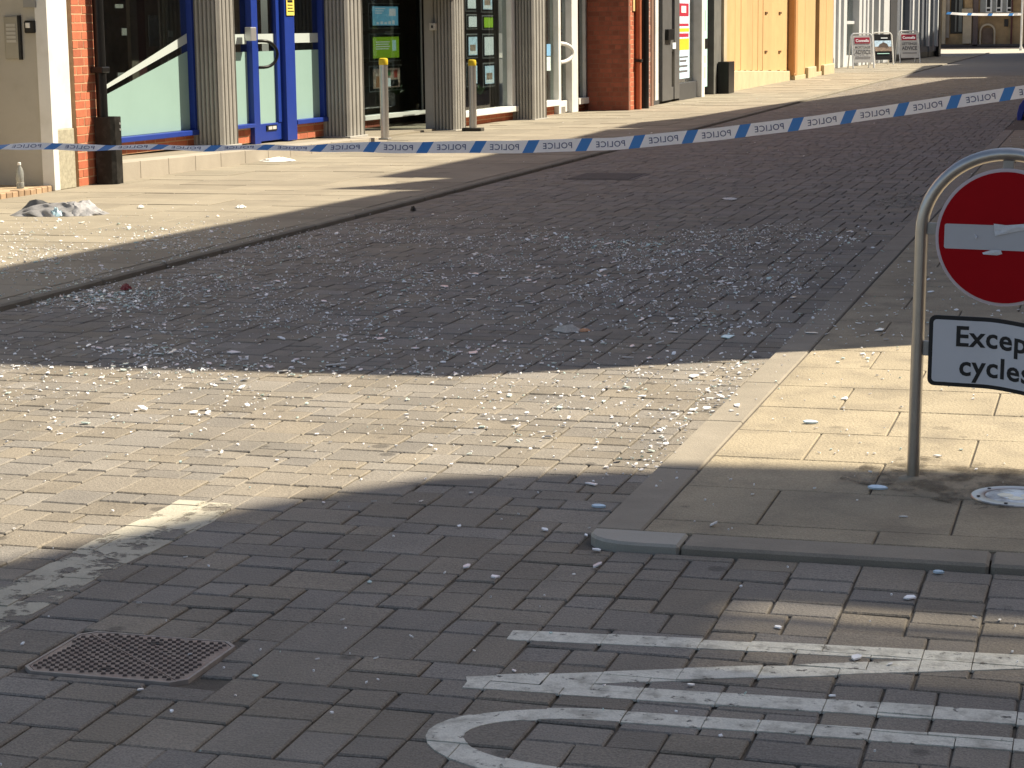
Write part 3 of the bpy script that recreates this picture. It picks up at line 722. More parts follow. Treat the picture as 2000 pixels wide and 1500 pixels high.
# small box on third pilaster
# stepped plinth in front of the blue shop
A = [gz(*q, LZ) for q in ((218, 357), (757, 279))]
La = [FA.loc(a) for a in A]
pt = FA.thing('shop_plinth', La[0][1], 'low grey stone plinth step running along the front of the blue shop', 'step')
nb = 12; zt0, zt1 = LZ + .195, LZ + .085
for k in range(nb):
    a, e = k / nb, (k + 1) / nb; f = lambda s: (La[0][0] + (La[1][0] - La[0][0]) * s, La[0][1] + (La[1][1] - La[0][1]) * s, zt0 + (zt1 - zt0) * s)
    p, q = f(a), f(e - .0007); b = MB()
    vs = [(p[0] - .28, p[1], LZ - .03), (p[0], p[1], LZ - .03), (q[0], q[1], LZ - .03), (q[0] - .28, q[1], LZ - .03), (p[0] - .28, p[1], p[2]), (p[0], p[1], p[2]), (q[0], q[1], q[2]), (q[0] - .28, q[1], q[2])]
    b.add(vs, [(0, 3, 2, 1), (4, 5, 6, 7), (0, 1, 5, 4), (1, 2, 6, 5), (2, 3, 7, 6), (3, 0, 4, 7)]); b.build('plinth_block', plinth_m, pt, bevel=.006)
    p, q = f(a), f(e); b = MB(); vs = [(-1.2, p[1], LZ - .03), (p[0] - .285, p[1], LZ - .03), (q[0] - .285, q[1], LZ - .03), (-1.2, q[1], LZ - .03), (-1.2, p[1], p[2] - .004), (p[0] - .285, p[1], p[2] - .004), (q[0] - .285, q[1], q[2] - .004), (-1.2, q[1], q[2] - .004)]
    b.add(vs, [(0, 3, 2, 1), (4, 5, 6, 7), (0, 1, 5, 4), (1, 2, 6, 5), (2, 3, 7, 6), (3, 0, 4, 7)]); b.build('tread', lslab_m, pt)

GX = -.40
bs = FA.thing('blue_shop', Y(300, 200), 'shopfront with royal blue frames and frosted glass above a low brick wall', 'shop')
w0, w1 = FA.Y(196, 150, GX), c1[0] + .0
zs = FA.Z(300, 250, GX + .06)
def win(t, y0, y1, z0, z1, frame_m, fw_=.06, x=GX, frost=None, room=room_m, dep=1.2, name='window_pane'):
    pane = bx(t, name, pane_m, x - .006, x, y0, y1, z0, z1, bevel=0)
    return pane
# window 1
zsill = FA.Z(300, 262, GX + .08)
bricks(bs, GX + .02, w0, w1 + .03, zc1 - .01, zsill - .06, brick_m, mortar_m, bond='stretch')
bx(bs, 'sill', blue_m, GX - .08, GX + .11, w0, w1 - .02, zsill - .06, zsill, bevel=.008)
win(bs, w0, w1 - .04, zsill, ztop, blue_m)
jm = bx(bs, 'window_jamb', blue_m, GX - .08, GX + .07, w1 - .04, w1 + .06, zsill - .06, ztop)
# frosted film: below a rising diagonal, and a band above it
e0, e1 = FA.p(205, 186, GX), FA.p(360, 103, GX); g0, g1 = FA.p(205, 175, GX), FA.p(360, 87, GX); h0, h1 = FA.p(205, 167, GX), FA.p(360, 68, GX)
sl_ = lambda a, e, yv: a[1] + (e[1] - a[1]) * (yv - a[0]) / (e[0] - a[0])
wr = w1 - .045
b = MB(); b.prism([(w0, zsill + .004), (wr, zsill + .004), (wr, sl_(e0, e1, wr)), (w0, sl_(e0, e1, w0))], GX + .0005, GX + .0025, 'x'); b.build('frosted_film', frost_m, bs)
b = MB(); b.prism([(w0, sl_(g0, g1, w0)), (wr, sl_(g0, g1, wr)), (wr, sl_(h0, h1, wr)), (w0, sl_(h0, h1, w0))], GX + .0005, GX + .0025, 'x'); b.build('frosted_band', frosth_m, bs)
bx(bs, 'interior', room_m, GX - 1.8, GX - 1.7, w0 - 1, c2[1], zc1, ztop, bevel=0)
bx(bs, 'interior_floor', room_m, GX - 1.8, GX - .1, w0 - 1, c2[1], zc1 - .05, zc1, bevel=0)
for k, (px, py, pw, ph) in enumerate(((225, 8, 16, 8), (230, 142, 13, 9), (238, 55, 10, 14), (330, 60, 9, 12), (290, 30, 22, 60))):
    yy, zz = FA.p(px, py, GX - .3); ye, ze = FA.p(px + pw, py + ph, GX - .3); bx(bs, 'notice', M('dim notice', (.28, .27, .25), .7, .3, 30) if k < 4 else M('dim poster', (.09, .09, .085), .7, .5, 14), GX - .31, GX - .30, yy, ye, ze, zz, bevel=0)
for px, pw, cc in ((255, 14, (.16, .13, .1)), (268, 16, (.06, .012, .012)), (325, 8, (.10, .085, .065))):
    yy = FA.Y(px, 60, GX - .9); ye = FA.Y(px + pw, 60, GX - .9); bx(bs, 'interior_screen', M('screen %d' % px, cc, .8, .2, 5), GX - .95, GX - .9, yy, ye, zc1, ztop, bevel=0)
# door bay
d0_ = c1[1]; dA, dB, dC, dD, dE = ybay(486), ybay(498), ybay(548), ybay(567), c2[0]
zsl = FA.Z(480, 243, GX + .08); zflo = FA.Z(530, 270, GX)
fl = lambda px: zt0 + (zt1 - zt0) * 0.5
zf = LZ + .14
bricks(bs, GX + .02, d0_ - .25, dB - .02, zf, zsl - .05, brick_m, mortar_m, bond='stretch')
bx(bs, 'sill', blue_m, GX - .08, GX + .10, d0_ - .25, dA, zsl - .05, zsl, bevel=.008)
win(bs, d0_ - .3, dA, zsl, ztop, blue_m)
b = MB(); zf1 = FA.Z(520, 100, GX); zf2, zf3 = FA.Z(520, 85, GX), FA.Z(520, 66, GX)
def frosted(y0, y1, z0, band=True):
    b = MB(); b.box(GX + .0005, GX + .0025, y0, y1, z0, zf1); b.build('frosted_film', frost_m, bs)
    if band: b = MB(); b.box(GX + .0005, GX + .0025, y0, y1, zf2, zf3); b.build('frosted_band', frosth_m, bs)
frosted(d0_ - .3, dA, zsl)
bx(bs, 'door_post', blue_m, GX - .08, GX + .08, dA, dB, zf - .02, ztop)
door = bx(bs, 'door', blue_m, GX - .02, GX + .03, dB + .002, dC - .002, zf, FA.Z(520, 241, GX), bevel=.006)
zdk = FA.Z(520, 241, GX)
bx(bs, 'door_stile', blue_m, GX - .02, GX + .04, dB + .004, dB + .07, zdk, ztop); bx(bs, 'door_stile', blue_m, GX - .02, GX + .04, dC - .12, dC - .004, zdk, ztop)
win(bs, dB + .07, dC - .12, zdk, ztop, blue_m); frosted(dB + .07, dC - .12, zdk)
bx(bs, 'door_post', blue_m, GX - .08, GX + .10, dC, dD, zf - .02, ztop)
lp0, lp1 = FA.p(520, 256, GX + .03), FA.p(540, 243, GX + .03)
lpo = bx(bs, 'letter_plate', blackp_m, GX + .03, GX + .042, lp0[0], lp1[0], lp0[1], lp1[1]); 
for k in range(2): 
    b = MB(); yy = lp0[0] + (lp1[0] - lp0[0]) * (.32 + .4 * k); b.box(GX + .041, GX + .046, yy - .05, yy + .05, lp0[1] + .015, lp1[1] - .015); b.build('letter_flap', M('flap', (.5, .5, .48), .5), bs)
# D handle and closer box
yh = FA.Y(499, 100, GX + .05); z0h, z1h = FA.Z(505, 132, GX + .1), FA.Z(505, 80, GX + .1)
b = MB(); b.tube([(GX + .04, yh, z0h), (GX + .12, yh + .06, z0h - .0)] + [(GX + .12 + .10 * math.sin(a), yh + .08 + .18 * math.sin(a), z0h + (z1h - z0h) * (1 - math.cos(a)) / 2) for a in [math.radians(q) for q in range(15, 180, 15)]] + [(GX + .12, yh + .06, z1h), (GX + .04, yh, z1h)], .02, 10); b.build('door_handle', blackp_m, bs, smooth=True)
cb0, cb1 = FA.p(481, 80, GX + .1), FA.p(491, 53, GX + .1)
bx(bs, 'lock_box', alu_m, GX + .08, GX + .17, cb0[0], cb1[0], cb0[1], cb1[1], bevel=.01)
# right-hand window
zs2 = FA.Z(600, 232, GX + .08)
bricks(bs, GX + .02, dD, dE + .03, zf - .03, zs2 - .06, brick_m, mortar_m, bond='stretch')
bx(bs, 'sill', blue_m, GX - .08, GX + .11, dD + .002, dE - .02, zs2 - .06, zs2, bevel=.008)
win(bs, dD, dE - .06, zs2, ztop, blue_m); frosted(dD, dE - .06, zs2)
bx(bs, 'window_jamb', blue_m, GX - .08, GX + .07, dE - .06, dE + .06, zs2 - .06, ztop)
yn0, yn1 = FA.p(558, 30, GX + .01), FA.p(574, -20, GX + .01)
yno = bx(bs, 'yellow_notice', M('yellow notice', (.75, .62, .12), .6, .04, 8), GX + .11, GX + .113, FA.Y(559, 10, GX + .11), FA.Y(574, 10, GX + .11), FA.Z(566, 30, GX + .11), FA.Z(566, -25, GX + .11), bevel=0)
for k in range(5): bx(yno, 'print_line', black_m, GX + .1132, GX + .114, FA.Y(561, 10, GX + .11), FA.Y(571 if k else 573, 10, GX + .11), FA.Z(566, 23 - k * 6, GX + .11), FA.Z(566, 21 - k * 6 - (3 if k == 3 else 0), GX + .11), bevel=0)
yno['_y0'] = 0
for ch_ in yno.children: ch_.location = (0, 0, 0)
for ch_ in it.children: ch_.location = (0, 0, 0)
bx(bs, 'fascia', blue_m, GX - .3, .05, w0, c2[1], ztop, ztop + .7); bx(bs, 'upper_wall', brick_m, GX - 3, -.1, w0 - .4, c2[1], ztop + .7, 8.0)
for k in range(2): bx(bs, 'upper_window', blackp_m, -.12, -.07, w0 + 1 + k * 2.6, w0 + 2.2 + k * 2.6, 4.8, 6.6)

# ---------- letting shop: recessed dark window, canopy, second window
ls = FA.thing('letting_shop', c2[1], 'shop with a recessed black window of lit posters and a white framed window', 'shop')
RX = -1.45; zr = LZ + .03
r0, r1 = c2[1] - .3, FA.Y(846, 150, -.4)
bx(ls, 'recess_floor', lslab_m, RX - .2, -.3, c2[1] + .02, c3[0] - .02, LZ - .03, zr)
zb0, zb1 = FA.Z(770, 229, RX), FA.Z(770, 220, RX)
ry0, ry1 = FA.Y(690, 100, RX), FA.Y(824, 100, RX)
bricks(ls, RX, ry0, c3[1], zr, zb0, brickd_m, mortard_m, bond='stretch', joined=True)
bx(ls, 'sill', white_m, RX - .1, RX + .06, ry0, ry1, zb0, zb1, bevel=.006)
win(ls, ry0, ry1, zb1, ztop, None, x=RX)
bx(ls, 'window_edge', alu_m, RX - .02, RX + .012, ry1 - .02, ry1, zb1, ztop)
bx(ls, 'black_post', blackp_m, RX - .1, RX + .08, ry1 + .01, ry1 + 1.2, zr, ztop, bevel=.006)
bx(ls, 'recess_side', dgrey_m, RX, -.42, c2[1] + .02, c2[1] + .06, zr, ztop)
bx(ls, 'interior', M('brown interior', (.38, .32, .26), .9, .4, 2), RX - 2.1, RX - 2.0, ry0 - 1, c3[1], zr, ztop, bevel=0)
ptm = {'blue': M('poster blue', (.16, .42, .55), .5, .12, 6), 'green': M('poster green', (.25, .43, .02), .5, .05, 4), 'pic': M('poster photo', (.25, .18, .13), .5, .7, 14), 'w': M('poster white', (.62, .64, .62), .5, .06, 9), 'pale': M('poster sky', (.45, .58, .66), .5, .35, 12), 'red': M('poster red', (.45, .02, .05), .5, .06, 5), 'yel': M('poster yellow', (.75, .55, .03), .5, .06, 5), 'mint': M('poster mint', (.45, .70, .60), .5, .06, 5), 'txt': M('poster print', (.12, .12, .13), .6, .1, 9)}
def poster(t, fr, px0, px1, py0, py1, off, m, frame=blackp_m, rim=True):
    a = fr.p(px0, py1, off); e = fr.p(px1, py0, off)
    f = bx(t, 'poster_frame', frame, off - .012, off, a[0], e[0], a[1], e[1], bevel=.006)
    p = MB(); p.box(off - .016, off - .0125, a[0] - .02, e[0] + .02, a[1] - .02, e[1] + .02); p = p.build('acrylic_holder', alu_m, f); p.location = (0, 0, 0)
    dy, dz_ = (e[0] - a[0]) * .08, (e[1] - a[1]) * .09
    p = MB(); p.box(off, off + .004, a[0] + dy, e[0] - dy, a[1] + dz_, e[1] - dz_); p = p.build('poster', m, f); p.location = (0, 0, 0)
    return f, a, e
OFF = RX - .08
for k_ in ('blue', 'green', 'pic', 'w', 'pale', 'mint'): lit(ptm[k_], .28)          # backlit posters; unlit boards and prints sharing these colours glow too
def on(o_, nm, m, x0, x1, y0, y1, z0, z1):
    p = MB(); p.box(x0, x1, y0, y1, z0, z1); p = p.build(nm, m, o_); p.location = (0, 0, 0); return p
f, a, e = poster(ls, FA, 723, 781, 9, 54, OFF, ptm['blue'])
for k in range(3): on(f, 'print_line', ptm['w'], OFF + .004, OFF + .006, a[0] + (e[0] - a[0]) * .16, a[0] + (e[0] - a[0]) * (.5 - .06 * k), a[1] + (e[1] - a[1]) * (.80 - .1 * k), a[1] + (e[1] - a[1]) * (.84 - .1 * k))
for k in range(5): on(f, 'picture_shape', ptm['w'], OFF + .004, OFF + .0055, a[0] + (e[0] - a[0]) * (.2 + .13 * k), a[0] + (e[0] - a[0]) * (.28 + .13 * k), a[1] + (e[1] - a[1]) * .14, a[1] + (e[1] - a[1]) * random.uniform(.22, .34))
on(f, 'print_panel', ptm['w'], OFF + .004, OFF + .0056, a[0] + (e[0] - a[0]) * .62, a[0] + (e[0] - a[0]) * .84, a[1] + (e[1] - a[1]) * .5, a[1] + (e[1] - a[1]) * .82)
f, a, e = poster(ls, FA, 724, 783, 67, 119, OFF, ptm['green'])
for k in range(4): on(f, 'print_line', ptm['w'], OFF + .004, OFF + .006, a[0] + (e[0] - a[0]) * .17, a[0] + (e[0] - a[0]) * (.62 - .04 * (k % 2)), a[1] + (e[1] - a[1]) * (.70 - .09 * k), a[1] + (e[1] - a[1]) * (.735 - .09 * k))
on(f, 'picture_shape', ptm['mint'], OFF + .004, OFF + .006, a[0] + (e[0] - a[0]) * .70, a[0] + (e[0] - a[0]) * .82, a[1] + (e[1] - a[1]) * .36, a[1] + (e[1] - a[1]) * .78)
f, a, e = poster(ls, FA, 724, 785, 128, 178, OFF, ptm['pic'])
for (u0, u1, v0, v1, m_) in ((.16, .34, .14, .60, M('photo tan', (.42, .17, .07), .6, .3, 8)), (.5, .62, .14, .5, ptm['w']), (.62, .86, .14, .42, black_m), (.72, .84, .5, .84, M('photo red', (.4, .05, .03), .6, .2, 8)), (.5, .62, .6, .84, M('photo green', (.05, .2, .06), .6, .2, 8))):
    on(f, 'picture_shape', m_, OFF + .004, OFF + .0055, a[0] + (e[0] - a[0]) * u0, a[0] + (e[0] - a[0]) * u1, a[1] + (e[1] - a[1]) * v0, a[1] + (e[1] - a[1]) * v1)
# furniture glimpsed inside
yy, ye = FA.Y(762, 200, RX - .6), FA.Y(795, 200, RX - .6); bx(ls, 'cardboard_box', M('cardboard', (.36, .20, .10), .8, .1, 6), RX - .9, RX - .6, yy, ye, zb1 - .02, FA.Z(770, 172, RX - .6))
bx(ls, 'desk', M('desk', (.13, .09, .06), .6), RX - 1.4, RX - 1.0, FA.Y(790, 200, RX - 1), FA.Y(830, 200, RX - 1), zb1 + .2, FA.Z(800, 180, RX - 1))
# keypad box on the third pilaster (its own wall face looks down the street)
kz = FA.Z(848, 52, -.25)
kb = bx(ls, 'alarm_box', M('off white box', (.55, .53, .48), .5), -.36, -.26, c3[0] - .09, c3[0] - .002, kz - .055, kz + .055, bevel=.01); bx(ls, 'alarm_lens', blackp_m, -.325, -.295, c3[0] - .096, c3[0] - .089, kz - .02, kz + .02)
bx(ls, 'canopy', dgrey_m, RX - .1, .10, c2[0] + .05, c3[1] - .1, 2.12, 2.3); bx(ls, 'fascia', white_m, -.5, .06, c2[1], c4[1], 2.32 + .9, 3.9)
bx(ls, 'upper_wall', brick_m, GX - 3, -.1, c2[1] + .02, c4[1] + 2, 3.92, 8.0)
# window 2
a0, a1 = c3[1] - .25, c4[0]
z2 = FA.Z(960, 212, GX + .08)
bricks(ls, GX + .02, a0, a1 + .03, LZ - .02, z2 - .09, brick_m, mortar_m, bond='stretch')
bx(ls, 'sill', white_m, GX - .08, GX + .14, a0, a1 - .02, z2 - .09, z2, bevel=.01)
win(ls, a0, a1 - .2, z2, ztop, None)
bx(ls, 'window_jamb', white_m, GX - .08, GX + .09, a1 - .2, a1 - .04, z2, ztop, bevel=.01)
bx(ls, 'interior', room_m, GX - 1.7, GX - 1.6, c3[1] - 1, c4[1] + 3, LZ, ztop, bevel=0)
for (p0, p1, q0, q1, m_) in ((914, 932, 30, 55, 'w'), (914, 933, 68, 112, 'pale'), (914, 933, 124, 168, 'pale'), (944, 964, 32, 56, 'green'), (945, 965, 68, 112, 'w'), (946, 966, 124, 168, 'pale'), (912, 930, -20, 20, 'w'), (942, 962, -20, 22, 'pale')):
    f, a, e = poster(ls, FA, p0, p1, q0, q1, GX - .12, ptm[m_])
    on(f, 'poster_footer', ptm['w'] if m_ != 'green' else ptm['green'], GX - .116, GX - .1145, a[0] + (e[0] - a[0]) * .13, e[0] - (e[0] - a[0]) * .13, a[1] + (e[1] - a[1]) * .13, a[1] + (e[1] - a[1]) * .27)
    if m_ == 'pale': on(f, 'picture_shape', ptm['pic'], GX - .116, GX - .1147, a[0] + (e[0] - a[0]) * .2, e[0] - (e[0] - a[0]) * .25, a[1] + (e[1] - a[1]) * .28, a[1] + (e[1] - a[1]) * random.uniform(.5, .62))
# plant in the window
pln = MB()
for k in range(40):
    a_ = random.uniform(0, 6.28); L = random.uniform(.1, .3); c0 = np.array([GX - .3, FA.Y(938, 180, GX - .3), FA.Z(938, 185, GX - .3)]); dv = np.array([math.cos(a_) * .6, math.sin(a_), random.uniform(.2, 1.2)]); dv /= np.linalg.norm(dv); sd_ = np.cross(dv, [0, 0, 1]) * .03
    pln.add([c0, c0 + dv * L * .5 + sd_, c0 + dv * L, c0 + dv * L * .5 - sd_], [(0, 1, 2, 3)])
pln.build('plant', M('pot plant', (.06, .16, .04), .5, .3, 20), ls)

# ---------- white shop door bay
ws = FA.thing('white_shop', c4[1], 'narrow white framed shop door and window beside the big brick pier', 'shop')
q0, q1 = c4[1] - .25, FA.loc(gz(1146, 218, LZ))[1] + 1.0
m1, m2, m3, m4 = ybay(1083), ybay(1107), ybay(1119), ybay(1140)
z3 = FA.Z(1075, 199, GX); z4 = FA.Z(1128, 195, GX)
bricks(ws, GX + .02, q0, m1 - .02, LZ - .02, z3 - .07, brick_m, mortar_m, bond='stretch', joined=True)
bx(ws, 'sill', white_m, GX - .06, GX + .12, q0, m1, z3 - .07, z3 + .03)
win(ws, q0, m1, z3 + .03, ztop, None); 
bx(ws, 'blind', M('cream blind', (.45, .44, .38), .8, .1, 12), GX - .1, GX - .09, q0, m1 - .05, z3, ztop, bevel=0)
bx(ws, 'door_post', white_m, GX - .06, GX + .10, m1, m1 + .13, LZ, ztop, bevel=.008)
dr = bx(ws, 'door_panel', white_m, GX - .02, GX + .04, m1 + .135, m2, LZ + .02, FA.Z(1095, 197, GX)); zp = FA.Z(1095, 197, GX)
bx(ws, 'letter_plate', galv_m, GX + .04, GX + .05, ybay(1091), ybay(1101), zp - .22, zp - .1)
win(ws, m1 + .135, m2, zp, ztop, None)
bx(ws, 'door_post', white_m, GX - .06, GX + .12, m2, m3, LZ, ztop, bevel=.008)
b = MB(); hy_ = m1 + .2; b.tube([(GX + .06 + .12 * math.sin(a), hy_ + .35 * math.sin(a), FA.Z(1090, 122, GX) + (FA.Z(1090, 85, GX) - FA.Z(1090, 122, GX)) * (1 - math.cos(a)) / 2) for a in [math.radians(q) for q in range(0, 181, 15)]], .035, 10); b.build('door_handle', white_m, ws, smooth=True)
bricks(ws, GX + .02, m3, q1, LZ - .02, z4 - .07, brick_m, mortar_m, bond='stretch', joined=True)
bx(ws, 'sill', white_m, GX - .06, GX + .14, m3 + .003, m4 - .02, z4 - .07, z4 + .04)
win(ws, m3, m4, z4 + .04, ztop, None)
bx(ws, 'window_jamb', white_m, GX - .06, GX + .06, m4, m4 + .9, z4 + .04, ztop, bevel=.008); bx(ws, 'window_jamb', white_m, GX - .0, GX + .14, m4 + .905, m4 + 1.1, z4 - .2, ztop, bevel=.008)
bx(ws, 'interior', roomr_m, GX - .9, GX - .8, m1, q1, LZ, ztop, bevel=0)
for (p0, p1, z0_, z1_, m_) in ((1094, 1103, 20, 60, 'yel'), (1095, 1103, 70, 110, 'red'), (1096, 1103, 122, 168, 'yel'), (1085, 1092, 5, 28, 'w')):
    poster(ws, FA, p0, p1, z0_, z1_, GX - .1, ptm[m_], frame=ptm['txt'])
bx(ws, 'notice', M('blue notice', (.2, .42, .66), .5), GX + .002, GX + .004, ybay(1067.5, 95, GX), ybay(1075, 95, GX), FA.Z(1071, 109, GX), FA.Z(1071, 86, GX), bevel=0)
bx(ws, 'notice', M('pale notice', (.62, .75, .74), .5), GX + .002, GX + .004, ybay(1067.5, 120, GX), ybay(1075, 120, GX), FA.Z(1071, 138, GX), FA.Z(1071, 111, GX), bevel=0)
bx(ws, 'fascia', white_m, -.55, -.05, c4[1] + .01, q1, ztop, 3.9)

# ---------- FB: big brick pier, black shop, hoarding
q = gz(1228, 216, LZ); FB = Fr((q[0], q[1]), (q[0] - .15, q[1] + 30)); Yb = FB.Y
bp = FB.thing('large_brick_pier', 0, 'large brown-red brick pier jutting out, its street side glowing orange in sun', 'pier')
yf = Yb(1248, 150)
bricks(bp, 0., -.76, -.0, LZ, 3.4, brickd_m, mortard_m, bond='flemish', joined=True, axis='y')  # face turned from the sun: its shade is painted with darker brick
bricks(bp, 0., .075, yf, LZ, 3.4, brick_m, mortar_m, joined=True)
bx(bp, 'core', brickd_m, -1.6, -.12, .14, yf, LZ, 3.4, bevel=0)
bx(bp, 'wall_sign', M('yellow sign', (.70, .55, .25), .6), .003, .02, Yb(1235, 10), Yb(1243, 10), FB.Z(1240, 22), 2.6)
o_ = FB.thing('drainpipe', yf, 'drainpipe coloured orange for sunlight on the corner of the large brick pier', 'drainpipe')
b = MB(); yp = Yb(1246.5, 150, .06); b.tube([(.06, yp, LZ), (.06, yp, 3.4)], .06, 12); b.build('pipe', M('sunlit orange pipe', (.42, .12, .05), .6), o_, smooth=True)  # orange colour paints the sunlight on the pipe
for z_ in (.9, 2.2): bx(o_, 'bracket', blackp_m, .0, .13, yp - .09, yp + .09, z_, z_ + .05)
o_ = FB.thing('drainpipe', Yb(1256), 'thick black downpipe between the large brick pier and the black shop', 'drainpipe')
yp = Yb(1256, 150, .05); b = MB(); b.tube([(.05, yp, LZ), (.05, yp, 3.4)], .11, 12); b.build('pipe', blackp_m, o_, smooth=True)
bx(o_, 'back_board', blackp_m, -.1, -.02, yp - .45, yp + .4, LZ, 3.4)
bk = FB.thing('black_shop', Yb(1285), 'narrow black shopfront with a poster strip in its window', 'shop')
def fbx(nm, m, x0, x1, px0, px1, py0, py1, off, bev=.004):
    a = FB.p(px0, py1, off); e = FB.p(px1, py0, off); return bx(bk, nm, m, x0, x1, a[0], e[0], a[1], e[1], bevel=bev)
a0, a1 = Yb(1262), Yb(1272.5); bricks(bk, -.02, a0, a1, LZ, 3.2, M('banded brick', (.34, .17, .13), .9, .3, 8, rnd=.35), M('pale mortar b', (.5, .42, .36), .9), joined=True)
bx(bk, 'brown_post', M('brown post', (.22, .13, .09), .7), -.2, .0, Yb(1272.7), Yb(1277), LZ, 3.2); bx(bk, 'white_banner', white_m, -.1, .03, Yb(1277.2), Yb(1283), LZ + .1, 3.2)
S0 = LZ
def zrel(px, py): return FB.Z(px, py, -.1)
bx(bk, 'stall_riser', dgrey_m, -.25, -.08, Yb(1283.2), Yb(1296), S0, zrel(1290, 162)); win(bk, Yb(1283.2), Yb(1296), zrel(1290, 162), 3.2, None, x=-.12)
d_a, d_b = Yb(1296), Yb(1330)
mg = M('worn grey door', (.10, .10, .10), .5, .15, 6)
bx(bk, 'door_frame', mg, -.2, -.02, d_a, d_a + .9, S0 + .05, 3.2); bx(bk, 'door_frame', mg, -.2, -.03, d_b - .5, d_b, S0 + .05, 3.2); bx(bk, 'door_rail', mg, -.19, -.05, d_a + .9, d_b - .5, zrel(1312, 100), zrel(1312, 77)); bx(bk, 'door_rail', mg, -.19, -.05, d_a + .9, d_b - .5, S0 + .05, S0 + .3)
win(bk, d_a + .9, d_b - .5, S0 + .3, 3.2, None, x=-.14)
bx(bk, 'door_lock', blackp_m, -.02, .05, Yb(1301), Yb(1312), zrel(1307, 78), zrel(1307, 57)); bx(bk, 'house_number', ptm['w'], -.028, -.02, Yb(1316), Yb(1322), zrel(1319, 95), zrel(1319, 83))
bx(bk, 'cream_strip', M('cream strip', (.6, .57, .45), .7), -.13, -.1, Yb(1312), Yb(1320), S0 + .3, zrel(1316, 103))
bx(bk, 'stall_riser', dgrey_m, -.2, -.04, d_b + .01, Yb(1365), S0, zrel(1345, 160)); win(bk, d_b, Yb(1365), zrel(1345, 160), 3.2, None, x=-.12)
pst = bx(bk, 'poster_strip', ptm['pale'], -.075, -.07, Yb(1332), Yb(1353), zrel(1342, 152), 3.0, bevel=0)
for (p0, p1, z0_, z1_, m_) in ((1332, 1353, -30, 5, 'w'), (1333, 1351, 7, 32, 'red'), (1337, 1346, 12, 25, 'w'), (1333, 1352, 34, 45, 'w'), (1333, 1351, 46, 51, 'red'), (1332, 1352, 55, 62, 'yel'), (1333, 1351, 65, 72, 'red'), (1332, 1352, 75, 97, 'yel'), (1334, 1350, 109, 112, 'txt'), (1334, 1347, 116, 120, 'txt'), (1333, 1349, 126, 130, 'txt'), (1333, 1349, 136, 140, 'txt')):
    x_ = -.069 + .001 * (m_ in ('txt', 'w'))+ .0005 * (z0_ == 12); on(pst, 'poster_block', ptm[m_], x_ - .001, x_, Yb(p0), Yb(p1), zrel(1342, z1_), zrel(1342, z0_))
for ch_ in pst.children: ch_.location = (0, 0, 0)
bx(bk, 'white_post', white_m, -.15, .06, Yb(1365.2), Yb(1371), S0, 3.2)
bx(bk, 'mint_panel', ptm['mint'], -.06, -.02, Yb(1371.2), Yb(1383), S0 + .2, 3.2)
for (z0_, z1_, m_) in ((20, 60, 'txt'), (130, 152, 'green'), (108, 122, 'green')): bx(bk, 'panel_print', ptm[m_], -.02, -.017, Yb(1374), Yb(1379), zrel(1377, z1_), zrel(1377, z0_), bevel=0)
bx(bk, 'panel_gap', blackp_m, -.02, -.012, Yb(1371.2), Yb(1383), zrel(1377, 95), zrel(1377, 75))
bx(bk, 'black_recess', blackp_m, -.5, -.2, Yb(1383.2), Yb(1396), S0, 3.2); bx(bk, 'grey_pillar', M('dirty grey pillar', (.13, .13, .12), .7, .2, 4), -.5, -.02, Yb(1396), Yb(1410), S0, 3.2); bx(bk, 'stone_strip', limel_m, -.3, .04, Yb(1410.2), Yb(1416), S0, 3.2)
bx(bk, 'interior', room_m, -1.2, -1.1, Yb(1283), Yb(1396), S0, 3.2, bevel=0)
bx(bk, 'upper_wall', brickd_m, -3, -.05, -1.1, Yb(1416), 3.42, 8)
o_ = FB.thing('pipe_guard', Yb(1424), 'tall black box guard standing against the timber hoarding', 'pipe guard')
a = FB.p(1417, 181, .15); e = FB.p(1431, 119, .15)
bx(o_, 'shell', blackp_m, .0, .25, Yb(1419, 150, .2), Yb(1430, 150, .2), S0, e[1], bevel=.01); bx(o_, 'flange', blackw_m, .0, .05, Yb(1416.5, 150, .05), Yb(1418.7, 150, .05), S0, e[1] - .1)
# hoarding boards
hd = FB.thing('timber_hoarding', Yb(1433), 'orange plywood hoarding boarding up a shopfront above a pale concrete base', 'hoarding')
h0, h1 = FB.p(1416.5, 137, -.02), FB.p(1545, 138, -.02)
def hz(yv): return h0[1] + (h1[1] - h0[1]) * (yv - h0[0]) / (h1[0] - h0[0])
yv = Yb(1416.5); edges = [1416.5, 1427, 1438, 1449, 1460, 1472, 1482, 1491, 1508, 1525, 1537, 1546]
for p0, p1 in zip(edges[:-1], edges[1:]):
    a, e = Yb(p0), Yb(p1) - .02; dpt = .0 if 1491 <= p0 < 1525 else -.012
    bx(hd, 'board', ply_m, -.10, -.02 + dpt + random.uniform(-.006, .006), a, e, max(hz((a + e) / 2), S0 + .1), 3.4, bevel=.003)
for p in (1494, 1521):
    for py in (25, 101): bx(hd, 'hinge', M('hinge', (.14, .08, .03), .6, metal=.4), -.02, .01, Yb(p), Yb(p + 4), FB.Z(p, py + 2), FB.Z(p, py - 2))
b = MB(); b.prism([(Yb(1417), S0 - .02), (Yb(1546), S0 - .02), (Yb(1546), hz(Yb(1546)) - .01), (Yb(1417), hz(Yb(1417)) - .01)], -.3, .05, 'x'); b.build('concrete_base', conc_m, hd, bevel=.02)
bx(hd, 'return_board', plyd_m, -.1, .18, Yb(1537) + .3, Yb(1537) + .34, S0 + .2, 3.4); bx(hd, 'return_board', plyd_m, .0, .16, Yb(1546), Yb(1551, 150, .16), S0 + .15, 3.4)
